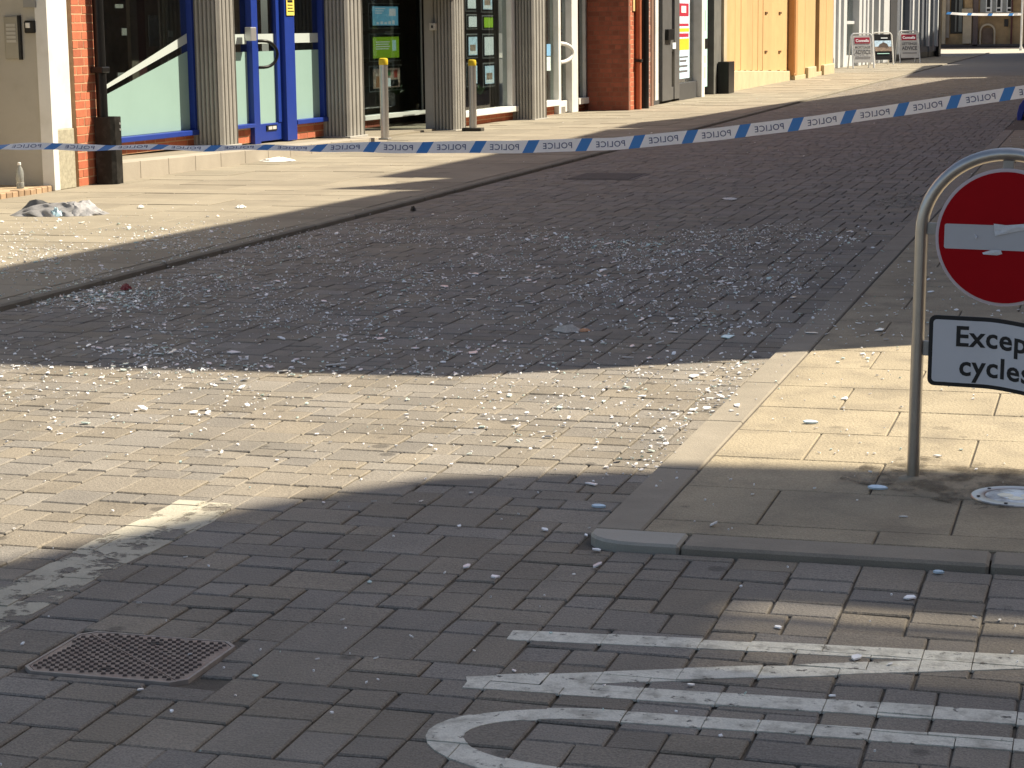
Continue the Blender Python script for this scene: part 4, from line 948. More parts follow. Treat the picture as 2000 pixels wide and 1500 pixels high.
for p0, p1 in ((1551, 1571), (1571, 1591), (1599, 1612), (1612, 1626)):
    bx(hd, 'board', ply_m, -.02, .14 + random.uniform(-.004, .004), Yb(p0, 150, .14), Yb(p1, 150, .14) - .02, S0 + .12, 3.4, bevel=.003)
bx(hd, 'dark_gap', M('dark gap fill', (.10, .045, .012), .8), -.1, .02, Yb(1591, 150, .14), Yb(1599, 150, .14), S0, 3.4)  # dark brown strip filling the gap between boards
bx(hd, 'concrete_base', conc_m, -.1, .17, Yb(1551, 150, .14), Yb(1626, 150, .14), S0 - .02, S0 + .115, bevel=.01)
for p0, p1 in ((1576, 1592), (1607, 1627)): bx(hd, 'base_block', conc_m, .0, .24, Yb(p0, 150, .2), Yb(p1, 150, .2), S0 - .02, S0 + .30, bevel=.02)
bx(hd, 'upper_wall', limel_m, -3, -.1, Yb(1416) + .02, Yb(1628), 3.42, 8)

# ---------- FC: pale grey shop, slate grey shop
A_ = gz(1640, 134, LZ); B_ = gz(1838, 110, LZ); FC = Fr((A_[0] - .35, A_[1]), (B_[0] - .1, B_[1])); Yc = FC.Y
gs = FC.thing('pale_grey_shop', Yc(1660), 'pale grey painted shopfront behind the pavement boards', 'shop')
for p0, p1, d in ((1628, 1632, .1), (1633, 1637, .04), (1638, 1642, .12), (1648, 1654, .1), (1678, 1683, .14), (1686, 1692, .08), (1694, 1697, .14), (1703, 1706, .14), (1716, 1719, .1), (1726, 1737, .12)):
    bx(gs, 'shopfront_post', lgrey_m, -.25, d, Yc(p0, 60, d), Yc(p1, 60, d), LZ, 3.3, bevel=.01)
win(gs, Yc(1642), Yc(1738), .35, 3.3, None, x=-.1); bx(gs, 'stall_riser', lgrey_m, -.2, -.05, Yc(1628), Yc(1738), LZ, .42)
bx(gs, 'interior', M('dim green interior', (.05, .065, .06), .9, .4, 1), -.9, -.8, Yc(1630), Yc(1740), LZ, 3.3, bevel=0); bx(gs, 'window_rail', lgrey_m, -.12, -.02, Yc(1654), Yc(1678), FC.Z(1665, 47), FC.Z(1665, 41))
bx(gs, 'white_display', white_m, -.5, -.45, Yc(1655), Yc(1676), FC.Z(1665, 66), FC.Z(1665, 48)); bx(gs, 'upper_wall', lgrey_m, -3, -.05, Yc(1627), Yc(1738), 3.32, 8)
ds = FC.thing('slate_grey_shop', Yc(1800), 'slate grey panelled shopfront on the corner at the end of the street', 'shop')
bx(ds, 'corner_pilaster', dgrey_m, -.3, .16, Yc(1739, 60, .16), Yc(1752, 60, .16), LZ, 3.3, bevel=.01)
for p0, p1, m_ in ((1752, 1757, mgrey_m), (1760, 1762, lgrey_m), (1776, 1779, mgrey_m), (1782, 1785, lgrey_m), (1793, 1795, lgrey_m), (1800, 1804, mgrey_m), (1808, 1810, mgrey_m), (1813, 1816, lgrey_m), (1822, 1825, mgrey_m), (1831, 1834, lgrey_m)):
    bx(ds, 'mullion', m_, -.15, .10, Yc(p0, 60, .1), Yc(p1, 60, .1), FC.Z(p0, 90), 3.3, bevel=.006)
for p0, p1 in ((1752, 1793), (1794, 1814), (1815, 1834)):
    bx(ds, 'lower_panel', mgrey_m, -.12, .02, Yc(p0, 60, .02), Yc(p1, 60, .02) - .2, LZ + .25, FC.Z(p0, 90), bevel=.02); bx(ds, 'panel_foot', blackp_m, -.14, -.02, Yc(p0, 60, 0), Yc(p1, 60, 0), LZ, LZ + .25)
win(ds, Yc(1752), Yc(1838), .7, 3.3, None, x=-.1); bx(ds, 'interior', M('slate blind', (.11, .13, .14), .7, .3, 2), -.4, -.35, Yc(1752), Yc(1838), LZ, 3.3, bevel=0)
bx(ds, 'corner_post', blackp_m, -.6, .14, Yc(1834.5, 60, .14), Yc(1838.5, 60, .14), LZ, 3.3); bx(ds, 'upper_wall', mgrey_m, -3, -.05, Yc(1738), Yc(1838), 3.32, 8)

# ---------- bollards
for k, (px, py, z0, lab) in enumerate(((752, 270, LZ + .085, 'steel bollard with yellow cap standing on the end of the plinth step'), (924, 256, LZ, 'steel bollard with yellow cap in front of the white framed window'))):
    P = gz(px, py, z0); bo = empty('bollard', (P[0], P[1], z0), lab, 'bollard', 'steel bollards with yellow caps')
    b = MB(); b.lathe([(.056, 0), (.056, .98)], 24); b.build('shaft', steel_b, bo, smooth=True)
    b = MB(); b.lathe([(.058, .965), (.061, .97), (.061, 1.03), (.056, 1.048), (.03, 1.055)], 24); b.build('cap', yellow_m, bo, smooth=True)
    b = MB(); b.box(*((-.07, .07, -.07, .07, -.02, .006) if k == 0 else (-.15, .15, -.09, .09, -.02, .05))); b.build('base_plate', galv_m if k == 0 else M('dark block', (.05, .045, .035), .9), bo, bevel=.008)

# ---------- A-boards
def aboard(px0, px1, pyb, pyt, label, kind, rz):
    P = gz((px0 + px1) / 2, pyb, LZ); dist = np.linalg.norm(P - CC); sc = FPX / dist; w_ = (px1 - px0) / sc; h_ = (pyb - pyt) / sc
    t = empty('pavement_board', (P[0], P[1], LZ), label, 'sign board', 'folding pavement boards outside the pale grey shop', rz=rz)
    lean = .16; r = .026
    for sg, nm in ((1, 'front_frame'), (-1, 'rear_frame')):
        b = MB(); rr = .12; f = lambda x, z: (x, -sg * .35 * (1 - z / h_), z)
        path = [f(-w_ / 2 + r, 0), f(-w_ / 2 + r, h_ - rr)] + [f(-w_ / 2 + r + rr - rr * math.cos(a), h_ - rr - r + rr * math.sin(a) + 0) for a in [math.radians(q) for q in (20, 45, 70, 90)]] + [f(w_ / 2 - r - rr + rr * math.cos(a), h_ - rr - r + rr * math.sin(a)) for a in [math.radians(q) for q in (90, 70, 45, 20)]] + [f(w_ / 2 - r, h_ - rr), f(w_ / 2 - r, 0)]
        b.tube(path, r, 8); b.build(nm, lgrey_m if kind != 'dark' else white_m, t, smooth=True)
    def face(x0, x1, z0, z1, lift, nm, m):
        b = MB(); f = lambda x, z, l: (x, -.35 * (1 - z / h_) - .01 - l, z)
        b.add([f(x0, z0, lift), f(x1, z0, lift), f(x1, z1, lift), f(x0, z1, lift), f(x0, z0, lift - .008), f(x1, z0, lift - .008), f(x1, z1, lift - .008), f(x0, z1, lift - .008)], [(0, 1, 2, 3), (7, 6, 5, 4), (0, 4, 5, 1), (1, 5, 6, 2), (2, 6, 7, 3), (3, 7, 4, 0)]); return b.build(nm, m, t)
    iw = w_ / 2 - .065; z0, z1 = h_ * .16, h_ * .93
    def txt(body, size, z, m, sx=1.):
        vs, fs = text_mesh(body, size, 'CENTER', size * .025); ww = max(v[0] for v in vs) - min(v[0] for v in vs); k = sx / ww
        b = MB(); b.add([(v[0] * k, -.35 * (1 - (z + v[1]) / h_) - .030, z + v[1]) for v in vs], fs); b.build('lettering', m, t)
    if kind == 'dark':
        face(-iw, iw, z0, z1, .006, 'panel', black_m); face(-iw, iw, h_ * .42, h_ * .74, .014, 'picture', ptm['pale']); face(-iw, iw, h_ * .42, h_ * .56, .017, 'picture_ground', ptm['pic'])
        b = MB(); f = lambda x, z: (x, -.35 * (1 - z / h_) - .031, z); b.add([f(-iw * .6, h_ * .55), f(iw * .7, h_ * .52), f(iw * .5, h_ * .64), f(iw * .05, h_ * .69), f(-iw * .45, h_ * .62)], [(0, 1, 2, 3, 4)]); b.build('picture_house', M('brown house', (.16, .12, .10), .8, .3, 20), t)
        face(-iw * .2, iw * .6, h_ * .80, h_ * .83, .016, 'print_line', ptm['w']); face(-iw * .75, iw * .7, h_ * .34, h_ * .36, .016, 'print_line', ptm['mint'])
    else:
        face(-iw, iw, z0, z1, .006, 'panel', M('board paper', (.62, .62, .60), .6, .04, 4)); face(-iw * .82, iw * .82, h_ * .70, h_ * .87, .014, 'red_header', ptm['red']); txt('Connells', h_ * .11, h_ * .745, ptm['w'], iw * 1.4)
        txt(kind, h_ * .10, h_ * .56, ptm['txt'], iw * 1.65); txt('ADVICE', h_ * .155, h_ * .405, ptm['txt'], iw * 1.7); face(-iw * .8, iw * .8, h_ * .29, h_ * .33, .013, 'print_line', M('grey print', (.3, .3, .3), .7))
    return t
aboard(1660, 1703, 133, 67, 'white pavement board reading Mortgage Advice under a red header', 'MORTGAGE', YAW + .1)
aboard(1702, 1741, 127, 65, 'black pavement board with a house picture in a white frame', 'dark', YAW + .1)
aboard(1752, 1793, 123, 62, 'white pavement board reading Lettings Advice under a red header', 'LETTINGS', YAW + .1)

# ---------- far stone building across the junction
FY = 128.0
def fx(px, py=60): d = ray(px, py); return float(d[0] * FY / d[1])
def fz(px, py): d = ray(px, py); return float(HCAM + d[2] * FY / d[1])
sb = empty('stone_building', (fx(1920), FY, 0), 'weathered limestone building with an arched panel across the end of the street', 'building')
X0 = fx(1920)
def fbox(nm, m, px0, px1, py0, py1, y0, y1, bev=.01):
    b = MB(); b.box(fx(px0) - X0, fx(px1) - X0, y0, y1, fz((px0 + px1) / 2, py1), fz((px0 + px1) / 2, py0)); return b.build(nm, m, sb, bevel=bev)
b = MB(); b.box(-14, 16, 0, 6, -.05, 9); b.build('wall', lime_m, sb)
fbox('pilaster', limel_m, 1840, 1847, -40, 86, -.25, .02); fbox('pilaster', M('grey stone', (.27, .24, .20), .9, .2, 1), 1847, 1854, -40, 74, -.12, .02); fbox('doorway', blackp_m, 1856, 1880, -40, 66, -.06, .02); fbox('door_glazing', M('far glazing', (.12, .13, .12), .4), 1872, 1879, -10, 62, -.08, -.05); fbox('door_glazing', M('far glazing', (.12, .13, .12), .4), 1865, 1868, -10, 62, -.08, -.05)
fbox('pier', limel_m, 1881, 1898, 30, 85, -.4, .02); fbox('pier_cap', limel_m, 1879, 1900, 17, 30, -.55, .02); fbox('pier', lime_m, 1884, 1899, -40, 17, -.35, .02); fbox('downpipe', M('brown grey pipe', (.12, .09, .08), .8), 1900, 1910, -40, 90, -.3, .02)
fbox('string_course', limel_m, 1910, 1996, 24, 31, -.22, .02); fbox('window_bay', M('grey frames', (.30, .31, .29), .7), 1913, 1974, -40, 24, -.05, .02)
for p in (1924.5, 1944.5, 1965):
    fr0 = fbox('window', white_m, p, p + 12, -40, 25, -.16, -.05); 
    for q0, q1 in ((-2, 14), (17, 22)):
        bb = MB(); bb.box(fx(p + 2) - X0, fx(p + 8.5) - X0, -.175, -.16, fz(p, q1), fz(p, q0)); bb.build('pane', blackp_m, fr0)
ar = MB(); cxa, ra = fx(1929) - X0, (fx(1946) - fx(1915)) / 2; zc = fz(1930, 62); pts = [(cxa + ra * math.cos(a), zc + ra * 1.05 * math.sin(a)) for a in [math.radians(q) for q in range(0, 181, 12)]] + [(cxa - ra, .1), (cxa - ra * .8, .1)] + [(cxa + ra * .8 * math.cos(a), zc + ra * .82 * math.sin(a)) for a in [math.radians(q) for q in range(180, -1, -12)]] + [(cxa + ra * .8, .1), (cxa + ra, .1)]
ar.prism(pts, -.18, .0, 'y'); ar.build('arch_moulding', limel_m, sb)
fbox('arch_panel', M('dark stone', (.17, .12, .085), .9, .3, 2), 1918, 1940, 54, 85, -.03, .01); fbox('wall_vent', iron_d, 1961, 1969, 37, 52, -.05, .01); fbox('downpipe', M('maroon pipe', (.07, .012, .01), .6), 1974, 1977, -40, 90, -.2, .02); fbox('plinth', M('dark base strip', (.09, .075, .065), .9), 1838, 2080, 86, 91, -.3, .02)  # plinth: dark strip along the foot of the wall
fp = empty('pavement_far', (X0, FY, 0), None, None); 
b = MB(); b.box(-30, 30, FY - 4, FY - .31, -.04, .04); o = b.build('far_pavement', M('far pavement', (.22, .19, .16), .9), None); tag(o, kind='structure'); bpy.data.objects.remove(fp)
d = ray(1995, 60); Pp = CC + d * (116 / d[1]); po = empty('white_post', (Pp[0], Pp[1], 0), 'thin white post at the far end of the street holding police tape', 'post')
b = MB(); b.lathe([(.055, 0), (.055, 4)], 10); b.build('shaft', white_m, po); b = MB(); b.lathe([(.09, 0), (.09, .2)], 10); b.build('base', white_m, po)
def tp2(px, py): d = ray(px, py); return CC + d * (115.8 / d[1])
tape('police_tape', [tp2(1842, 25), tp2(1880, 27.5), tp2(1920, 28.5), tp2(1960, 28.5), tp2(1995, 28)], .13, 1.1, 'distant strip of police tape in front of the stone building', .2, lambda t: 0., text=False)

# ---------- blue object at the right, partly out of view
P = gz(2000, 236, .0)
bo = empty('blue_hooded_stand', (P[0] + .12, P[1], 0), 'blue rounded moulded shell over a black foot standing in the road', 'stand')
b = MB(); sc = 33.5 / FPX
prof = [(-.22, .0), (-.225, .12), (-.20, .24), (-.14, .33), (-.05, .385), (.08, .40), (.2, .38), (.2, .33), (.06, .34), (-.02, .30), (-.08, .22), (-.13, .1), (-.155, .0)]
b.prism(prof, -.16, .16, 'y'); b.build('shell', M('blue plastic', (.02, .045, .36), .35, .08, 5), bo, bevel=.012)
b = MB(); b.prism([(-.215, -.001), (-.155, .012), (-.075, .2), (-.02, .29), (.06, .33), (.2, .32), (.2, .27), (.07, .27), (.0, .2), (-.06, -.001)], -.13, .13, 'y'); b.build('foot', blackp_m, bo)

# ================================================================== LITTER
def crumple(name, poly, h, m, label, cat, rz=0, seed=1, z=0., nx=16, ny=10, fold=1.):
    """crumpled sheet or bag lying on the ground, outline given as half-axes"""
    r = np.random.default_rng(seed); ax, ay = poly; ph = r.uniform(0, 6.28, (6,)); kx = r.uniform(2, 7, 6); ky = r.uniform(2, 7, 6)
    b = MB(); vs = []
    for i in range(nx + 1):
        for j in range(ny + 1):
            u, v = -1 + 2 * i / nx, -1 + 2 * j / ny
            k = math.sqrt(max(0, 1 - .5 * v * v)), math.sqrt(max(0, 1 - .5 * u * u)); x, y_ = u * k[0] * ax, v * k[1] * ay
            rr = math.sqrt(min(1, u * u * (1 - .5 * v * v) + v * v * (1 - .5 * u * u)))
            f = sum(math.sin(kx[q] * u * 1.5 + ky[q] * v * 1.5 + ph[q]) for q in range(6)) / 6
            g_ = abs(math.sin(kx[0] * u * 2.2 + ky[1] * v + ph[2])) * .6
            zz = h * (1 - rr ** 2.2) * (.75 + fold * (.35 * f - .25 * g_)) + .002
            x += ax * .06 * math.sin(ky[2] * v * 2 + ph[3]) ; y_ += ay * .08 * math.sin(kx[3] * u * 2 + ph[4])
            vs.append((x, y_, max(zz, .002)))
    fs = [(i * (ny + 1) + j, (i + 1) * (ny + 1) + j, (i + 1) * (ny + 1) + j + 1, i * (ny + 1) + j + 1) for i in range(nx) for j in range(ny)]
    b.add(vs, fs); return b
P = gz(92, 424, LZ)
bag = empty('carrier_bag', (P[0], P[1] + .22, LZ), 'crumpled grey and white plastic bag lying on the left pavement', 'bag', rz=YAW)
bagm = M('grey printed film', (.21, .21, .215), .6, .4, 9, .5, 25)
b = crumple('x', (.40, .20), .14, None, '', '', seed=5, nx=36, ny=22, fold=.55); b.build('bag_body', bagm, bag, smooth=True)
b = crumple('x', (.21, .16), .155, None, '', '', seed=9, nx=26, ny=18, fold=.6); b.build('white_fold', M('pale grey film', (.31, .31, .32), .6, .3, 12, .5, 25), bag, smooth=True, loc=(.17, -.01, 0))
b = crumple('x', (.075, .05), .085, None, '', '', seed=12, nx=14, ny=10); b.build('blue_lining', M('pale blue film', (.33, .48, .56), .5, .2, 20), bag, smooth=True, loc=(.0, -.155, 0))
b = crumple('x', (.16, .04), .175, None, '', '', seed=15, nx=14, ny=8, fold=.4); b.build('dark_rim', M('dark film', (.10, .10, .10), .5), bag, smooth=True, loc=(-.2, .06, 0))
def litter(px, py, half, h, m, label, z=0., seed=1, cat='litter', rz=None):
    P = gz(px, py, z); b = crumple('l', half, h, m, label, cat, seed=seed); o = b.build('litter_scrap', m, loc=(P[0], P[1], z + .003)); o.rotation_euler[2] = YAW if rz is None else rz; return tag(o, label, cat)
litter(542, 315, (.21, .16), .06, M('white tissue', (.75, .74, .70), .8, .08, 20), 'crumpled white paper lying below the plinth step', LZ, 3)
litter(275, 406, (.03, .04), .03, MATS['white tissue'], 'small white tissue scrap on the left pavement past the bag', LZ, 4)
litter(1108, 646, (.075, .10), .03, M('grey card', (.40, .38, .34), .8, .3, 30), 'torn grey scrap of card among the glass in the road', 0, 6)
litter(1140, 647, (.035, .05), .012, M('orange card', (.52, .27, .14), .8, .2, 30), 'small orange-brown scrap beside the torn grey card', 0, 7)
litter(246, 566, (.035, .05), .05, M('dark red plastic', (.20, .015, .02), .5, .2, 20), 'small dark red plastic scrap by the left kerb', 0, 8)
litter(807, 412, (.025, .04), .05, blackp_m, 'small black lump on the road beyond the glass', 0, 9)
litter(1425, 389, (.065, .12), .01, MATS['board paper'], 'flat pale scrap alone on the dark road past the glass', 0, 10)
litter(1985, 603, (.10, .06), .012, scrap_m, 'long white strip lying behind the no entry sign', 0, 11)
litter(470, 406, (.05, .05), .03, MATS['white tissue'], 'white scrap on a dark flagstone of the left pavement', LZ, 14)
# plastic bottle
P = gz(40, 368, LZ + .05)
bt = empty('plastic_bottle', (P[0], P[1], LZ + .05), 'clear plastic water bottle standing on the white doorway step', 'bottle')
b = MB(); b.lathe([(.030, 0), (.036, .01), (.036, .05), (.032, .06), (.036, .07), (.036, .15), (.022, .19), (.014, .205), (.014, .215)], 18)
clr = M('clear plastic', (.55, .58, .56), .15, .2, 30, spec=.7); clr.node_tree.nodes['Principled BSDF'].inputs['Transmission Weight'].default_value = .6
b.v = [(v[0] * 1.05, v[1] * 1.05, v[2] * 1.05) for v in b.v]; b.build('body', clr, bt, smooth=True); b = MB(); b.lathe([(.017, .223), (.017, .245), (.012, .25)], 14); b.build('cap', white_m, bt)

# ================================================================== BROKEN GLASS
def shard_geo(size, th, elong=1.):
    n = random.choice((4, 4, 5, 5, 6)); a0 = random.uniform(0, 6.28); ang_ = sorted(random.uniform(0, 6.28) for _ in range(n))
    ang_ = [a0 + 6.283 * k / n + random.uniform(-.4, .4) for k in range(n)]
    pts = [(size / 2 * random.uniform(.65, 1.15) * math.cos(a) * elong, size / 2 * random.uniform(.65, 1.15) * math.sin(a) / elong) for a in ang_]
    rz = random.uniform(0, 3.14); tx, ty = random.gauss(0, .18), random.gauss(0, .18); tx = max(-.5, min(.5, tx)); ty = max(-.5, min(.5, ty)); c_, s_ = math.cos(rz), math.sin(rz); vs = []
    for zz in (0, th):
        for p in pts:
            x, y_ = p[0] * c_ - p[1] * s_, p[0] * s_ + p[1] * c_; vs.append((x, y_, zz + tx * x + ty * y_))
    zm = min(v[2] for v in vs); vs = [(v[0], v[1], v[2] - zm) for v in vs]
    return vs, [tuple(range(n, 2 * n))] + [(k, (k + 1) % n, n + (k + 1) % n, n + k) for k in range(n)]
def zground(x, y_):
    if x < XL - .005: return LZ + .003
    if x > XR and y_ > YC - .05: return RZ + .002
    return .003
def patchy(x, y_):
    return .55 + .45 * math.sin(x * 2.1 + 1.7 * math.sin(y_ * 1.3)) * math.sin(y_ * 1.7 + 1.1 * math.sin(x * 2.3 + 1)) + .25 * math.sin(x * 5.3 + y_ * 4.1)
def dens(x, y_):
    if x < XL:  # left pavement
        if x < -8.9 or y_ < 9.5: return 0
        v = 600 * math.exp(-((y_ - 12.4) / 2.0) ** 2) * max(0, min(1, (x + 8.9) / .8)) + 1.2
    elif x > XR and y_ > YC:
        v = 14 + 110 * math.exp(-((y_ - 10.6) / 2.4) ** 2) * math.exp(-max(0, x + 1.1) * .5)
    else:
        v = 26 if y_ < 6.6 else 0
        if y_ >= 6.6:
            up_ = min(1, (y_ - 6.6) / 1.9); edge = 15.6 + .5 * math.sin(x * 2.2); dn_ = 1 / (1 + math.exp((y_ - edge) / .45)); v = 26 + 430 * up_ ** 1.2 * dn_
            if y_ > edge: v = max(2.2 * math.exp(-(y_ - edge) / 9), v * dn_ + 2.2 * math.exp(-(y_ - edge) / 6))
    return v * max(.12, patchy(x, y_))
pieces = []
YY = 3.6
while YY < 45:
    st = .5
    xl = -9.2 if YY > 9 else -6.2
    XX = xl
    while XX < .3:
        nexp = dens(XX + st / 2, YY + st / 2) * st * st; nn = rng.poisson(max(nexp, 0))
        for _ in range(nn):
            x, y_ = XX + random.random() * st, YY + random.random() * st
            if random.random() * 120 < dens(x, y_) * 120 / max(dens(XX + st / 2, YY + st / 2), 1e-3):
                pieces.append((x, y_, min(.085, (.0072 if y_ < 7 else (.0092 if x > XL else .0105)) * math.exp(random.gauss(0, .55))), random.choice((1, 1, 1.2, 1.5))))
        XX += st
    YY += st
def cluster(x, y_, sx, sy, n, mean=.011, k=0):
    for _ in range(n): pieces.append((random.gauss(x, sx), random.gauss(y_, sy), min(.09, mean * math.exp(random.gauss(0, .6))), random.choice((1, 1.3, 1.6)), k))
for yy in np.arange(6.95, 9.4, .12): cluster(-1.57 - abs(random.gauss(0, .03)), yy, .045, .07, 11, .010)
cluster(-5.72, 10.9, .22, .22, 330, .011, 1); cluster(-5.35, 11.05, .25, .25, 160, .011); cluster(-5.45, 10.6, .3, .15, 90, .012)
cluster(-3.3, 14.4, .22, .12, 110, .012, 1); cluster(-3.0, 14.0, .3, .1, 60, .014, 1); cluster(-3.9, 12.2, .3, .2, 90, .013); cluster(-2.3, 10.4, .2, .2, 50, .012); cluster(-3.6, 8.7, .35, .12, 90, .014); cluster(-2.9, 9.4, .35, .2, 60, .013); cluster(-2.6, 12.6, .5, .3, 80, .012); cluster(-4.6, 9.0, .25, .12, 70, .014)
for _ in range(70): pieces.append((random.uniform(-5.8, -1.3), random.uniform(8.2, 15.4), random.uniform(.016, .036), random.choice((1.2, 1.5, 1.9))))
# a few pieces read one by one in the photograph
for px, py, sz in ((967, 1129, .034), (912, 1110, .034), (1156, 948, .04), (1064, 1038, .026), (1168, 1110, .034), (1145, 1048, .02), (722, 1140, .017), (271, 1182, .014), (897, 1030, .018), (632, 984, .016), (917, 889, .022), (541, 901, .024), (1012, 838, .03), (731, 982, .02), (1673, 1289, .03), (1520, 1228, .028), (1625, 1362, .018), (1350, 1341, .018), (1778, 1170, .045), (620, 1290, .01), (1740, 1300, .02), (1395, 1043, .03), (1765, 1011, .022), (1440, 805, .05), (1650, 780, .045), (1718, 646, .08), (1584, 652, .07), (1420, 660, .09), (890, 732, .05), (920, 586, .06), (1190, 540, .05), (1225, 700, .05), (480, 745, .05)):
    P = gz(px, py, RZ if (px > 1500 and py < 1085) else 0); pieces.append((P[0], P[1], sz, 1.3))
def area(p):
    s = screen((p[0], p[1], 0)); return -1 if not visible((p[0], p[1], 0), 0) else p[2] ** 2 / s[2] ** 3
pieces.sort(key=lambda p: -area(p))
fragments = MB(); frag_g = MB(); proto = []
for k in range(24):
    vs, fs = shard_geo(1., .14, random.choice((1, 1.15, 1.4))); me = bpy.data.meshes.new('glass_shard'); me.from_pydata(vs, [], fs); me.materials.append(glassw_m if k % 6 else glassg_m); proto.append(me)
for i, p in enumerate(pieces):
    z0 = zground(p[0], p[1])
    if i < 300 and area(p) > 0:
        o = bpy.data.objects.new('glass_shard', random.choice(proto)); col.objects.link(o); o.location = (p[0], p[1], z0); o.scale = (p[2], p[2], max(.02, min(p[2], .03))); o.rotation_euler[2] = random.uniform(0, 6.28)
        x_, y_ = p[0], p[1]
        lab = ('pale glass shard on the flagstones of the left pavement' if x_ < XL else 'pale glass shard on the buff slabs of the pavement with the sign post' if x_ > XR and y_ > YC - .05
               else 'pale glass shard in the shaded foreground paving near the painted letters' if y_ < 6.5 else 'pale glass shard on the sunlit band of block paving' if y_ < 8.6
               else 'pale glass shard in the dense debris on the shaded block road' if y_ < 16 else 'pale glass shard lying alone on the road past the dense debris')
        tag(o, lab, 'glass shard', 'larger glass shards strewn over the street')
    else:
        vs, fs = shard_geo(p[2], random.uniform(.003, .005) if p[2] < .03 else .005, p[3] ** .5); tgt = frag_g if (len(p) > 4 and p[4] and random.random() < .6) or random.random() < .12 else fragments
        tgt.add([(v[0] + p[0], v[1] + p[1], v[2] + z0) for v in vs], fs)
tag(fragments.build('glass_fragments', glassw_m), 'thousands of small white crumbs of broken glass over the street', 'glass', kind='stuff')
tag(frag_g.build('green_glass_fragments', glassg_m), 'small greenish crumbs of broken glass in heaps', 'glass', kind='stuff')
for px, py, sz, z_, lab in ((1714, 957, .034, RZ, 'pale blue curved glass sliver on the slabs left of the sign post'), (1583, 828, .03, RZ, 'small blue-tinted glass piece on the sunlit buff slabs'), (1169, 993, .024, 0, 'small pale blue glass piece beside the right kerb'), (1833, 1122, .016, 0, 'small blue-edged glass piece in the gutter of the front kerb')):
    P = gz(px, py, z_); b = MB(); n = 9
    b.prism([(sz * math.cos(a) * (1 if math.sin(a) > -.2 else .8), sz * .75 * (math.sin(a) if math.sin(a) > 0 else .35 * math.sin(a))) for a in [6.283 * k / n for k in range(n)]], .002, .008); o = b.build('glass_sliver', glassb_m, loc=(P[0], P[1], z_ + .002)); o.rotation_euler = (.12, .05, YAW); tag(o, lab, 'glass shard')

# ================================================================== RIGHT-HAND BUILDINGS (out of view; they shade the street)
tE = math.tan(SUN_EL); ca, sa = math.cos(SUN_AZ), math.sin(SUN_AZ); XF = 1.6
def hgt(xs, yg): dx = XF - xs; return (yg + dx * sa / ca, dx / ca * tE)       # shadow-edge ground point -> facade (Y, height)
def terrace(name, edge, label, y_lo, y_hi, m, nwin, thick=1.2):
    prof = [hgt(*e) for e in edge]; t = empty(name, (XF, y_lo, 0), label, 'building')
    pts = [(y_lo, 0)] + [(min(max(p[0], y_lo), y_hi), p[1]) for p in prof] + [(y_hi, 0)]
    b = MB(); b.prism([(p[0] - y_lo, p[1]) for p in pts], 0.02, thick, 'x'); b.build('front_wall', m, t)
    hm = min(p[1] for p in prof) - 1.5; b = MB(); b.box(1.2, 9, (.1 if y_lo > 12 else 3.2), y_hi - y_lo - .1, 0, hm); b.build('body', m, t); b = MB(); b.box(1.15, 9.05, (.05 if y_lo > 12 else 3.2), y_hi - y_lo - .05, hm, hm + .25); b.build('roof', slate_m, t)
    for k in range(nwin):
        yy = (k + .5) * (y_hi - y_lo) / nwin
        for zf_ in (3.6, 6.6):
            if zf_ + 1.8 < hm + 1: b = MB(); b.box(-.02, .06, yy - .5, yy + .5, zf_, zf_ + 1.7); wq = b.build('window', white_m, t); b = MB(); b.box(-.035, -.015, yy - .42, yy + .42, zf_ + .08, zf_ + 1.62); b.build('pane', blackp_m, wq)
    b = MB(); b.box(-.08, .05, .3, y_hi - y_lo - .3, .0, 2.7); b.build('shopfront', dgrey_m, t); b = MB(); b.box(-.15, .03, .2, y_hi - y_lo - .2, 2.72, 3.3); b.build('fascia', white_m, t)
    return t
terrace('terrace_building', [(-2.9, 8.68), (-3.5, 8.62), (-4.99, 8.54), (-7.05, 8.48), (-7.04, 12.), (-6.9, 14.0), (-6.72, 16.2), (-6.62, 17.6), (-6.55, 18.35)], 'brick terrace building with a shaped gable on the shaded side of the street', 11.47, 23.45, brickd_m, 4, .1)
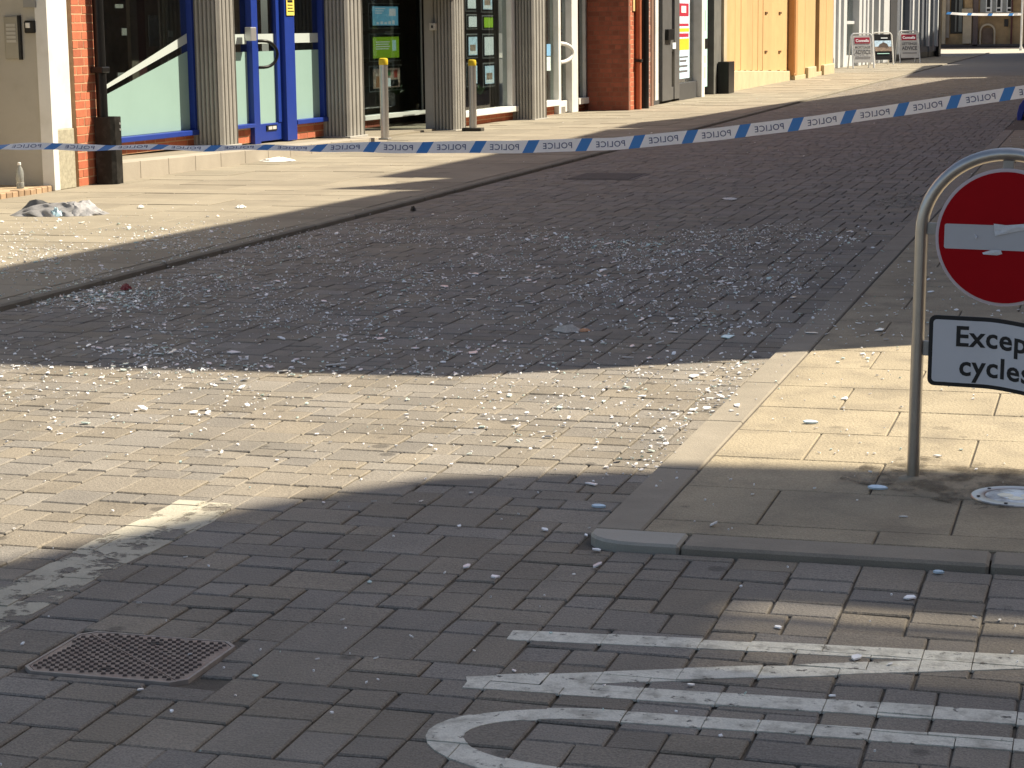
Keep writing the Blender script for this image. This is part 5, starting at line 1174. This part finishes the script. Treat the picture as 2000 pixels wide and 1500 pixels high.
terrace('terrace_building', [(-7.35, 18.5), (-6.9, 19.2), (-6.55, 20.0), (-7.4, 20.15), (-7.3, 23), (-7.2, 27.0), (-7.3, 30.0)], 'second brick terrace building with stepped gables', 23.47, 35.55, brickd_m, 4)
terrace('terrace_building', [(-7.3, 30.3), (-7.3, 32.2), (-6.88, 33.7), (-6.6, 37.), (-5.93, 43.), (-5.4, 47.), (-4.36, 59.)], 'third terrace building stepping down the street', 35.6, 62.7, limel_m, 8)
terrace('terrace_building', [(-5.8, 60.), (-6.6, 75.), (-5.5, 79.), (-8.6, 80), (-8.6, 104)], 'far terrace building opposite the slate grey shop', 62.75, 112., brickd_m, 10)
# added unseen block: roof outline shaped to shade the foreground, slots for sun streaks
hB = 14.; ox, oy = hB / tE * ca, hB / tE * sa
edge = [(3, 7.35), (-.6, 7.05), (-1.5, 6.95), (-2.25, 6.66), (-2.68, 6.13), (-2.93, 5.68), (-3.14, 5.27), (-3.9, 3.9), (-4.5, 2.2), (3, .5)]
cb_ = empty('shade_block', (8, 6, 0), 'added unseen block with a slotted flat roof shaped to shade the foreground', 'building')
roofp = [(p[0] + ox - 8, p[1] + oy - 6) for p in edge]; sx0, sx1 = -.95 + ox - 8, .65 + ox - 8
slots = [(y_ + oy - 6, w_) for y_, w_ in ((4.80, .028), (4.94, .032), (5.08, .036), (5.26, .07))]      # gaps cut to lay soft sun streaks on the paving
rcs = [(-40, sx0, -40, 40), (sx1, 40, -40, 40)]; yl = -40
for y_, w_ in slots: rcs.append((sx0, sx1, yl, y_)); yl = y_ + w_
rcs.append((sx0, sx1, yl, 40))
for rc in rcs:
    q = clip(roofp, rc); b = MB(); b.prism(q, hB - .03, hB); b.build('shade_panel', lgrey_m, cb_)
b = MB(); b.prism([(2.6, 1.6), (3.0, -14), (10, -14), (10, 4.0), (5.2, 4.0)], 0, hB - .04); b.build('wall', brickd_m, cb_)
for k in range(3):
    for zf_ in (1., 4.6, 8.2): b = MB(); b.box(2.55 + .06 * k, 2.85 + .06 * k, -.2 - k * 2.6, .7 - k * 2.6, zf_, zf_ + 1.8); b.build('window', blackp_m, cb_)
for o in bpy.data.objects:
    if '_y0' in o: del o['_y0']
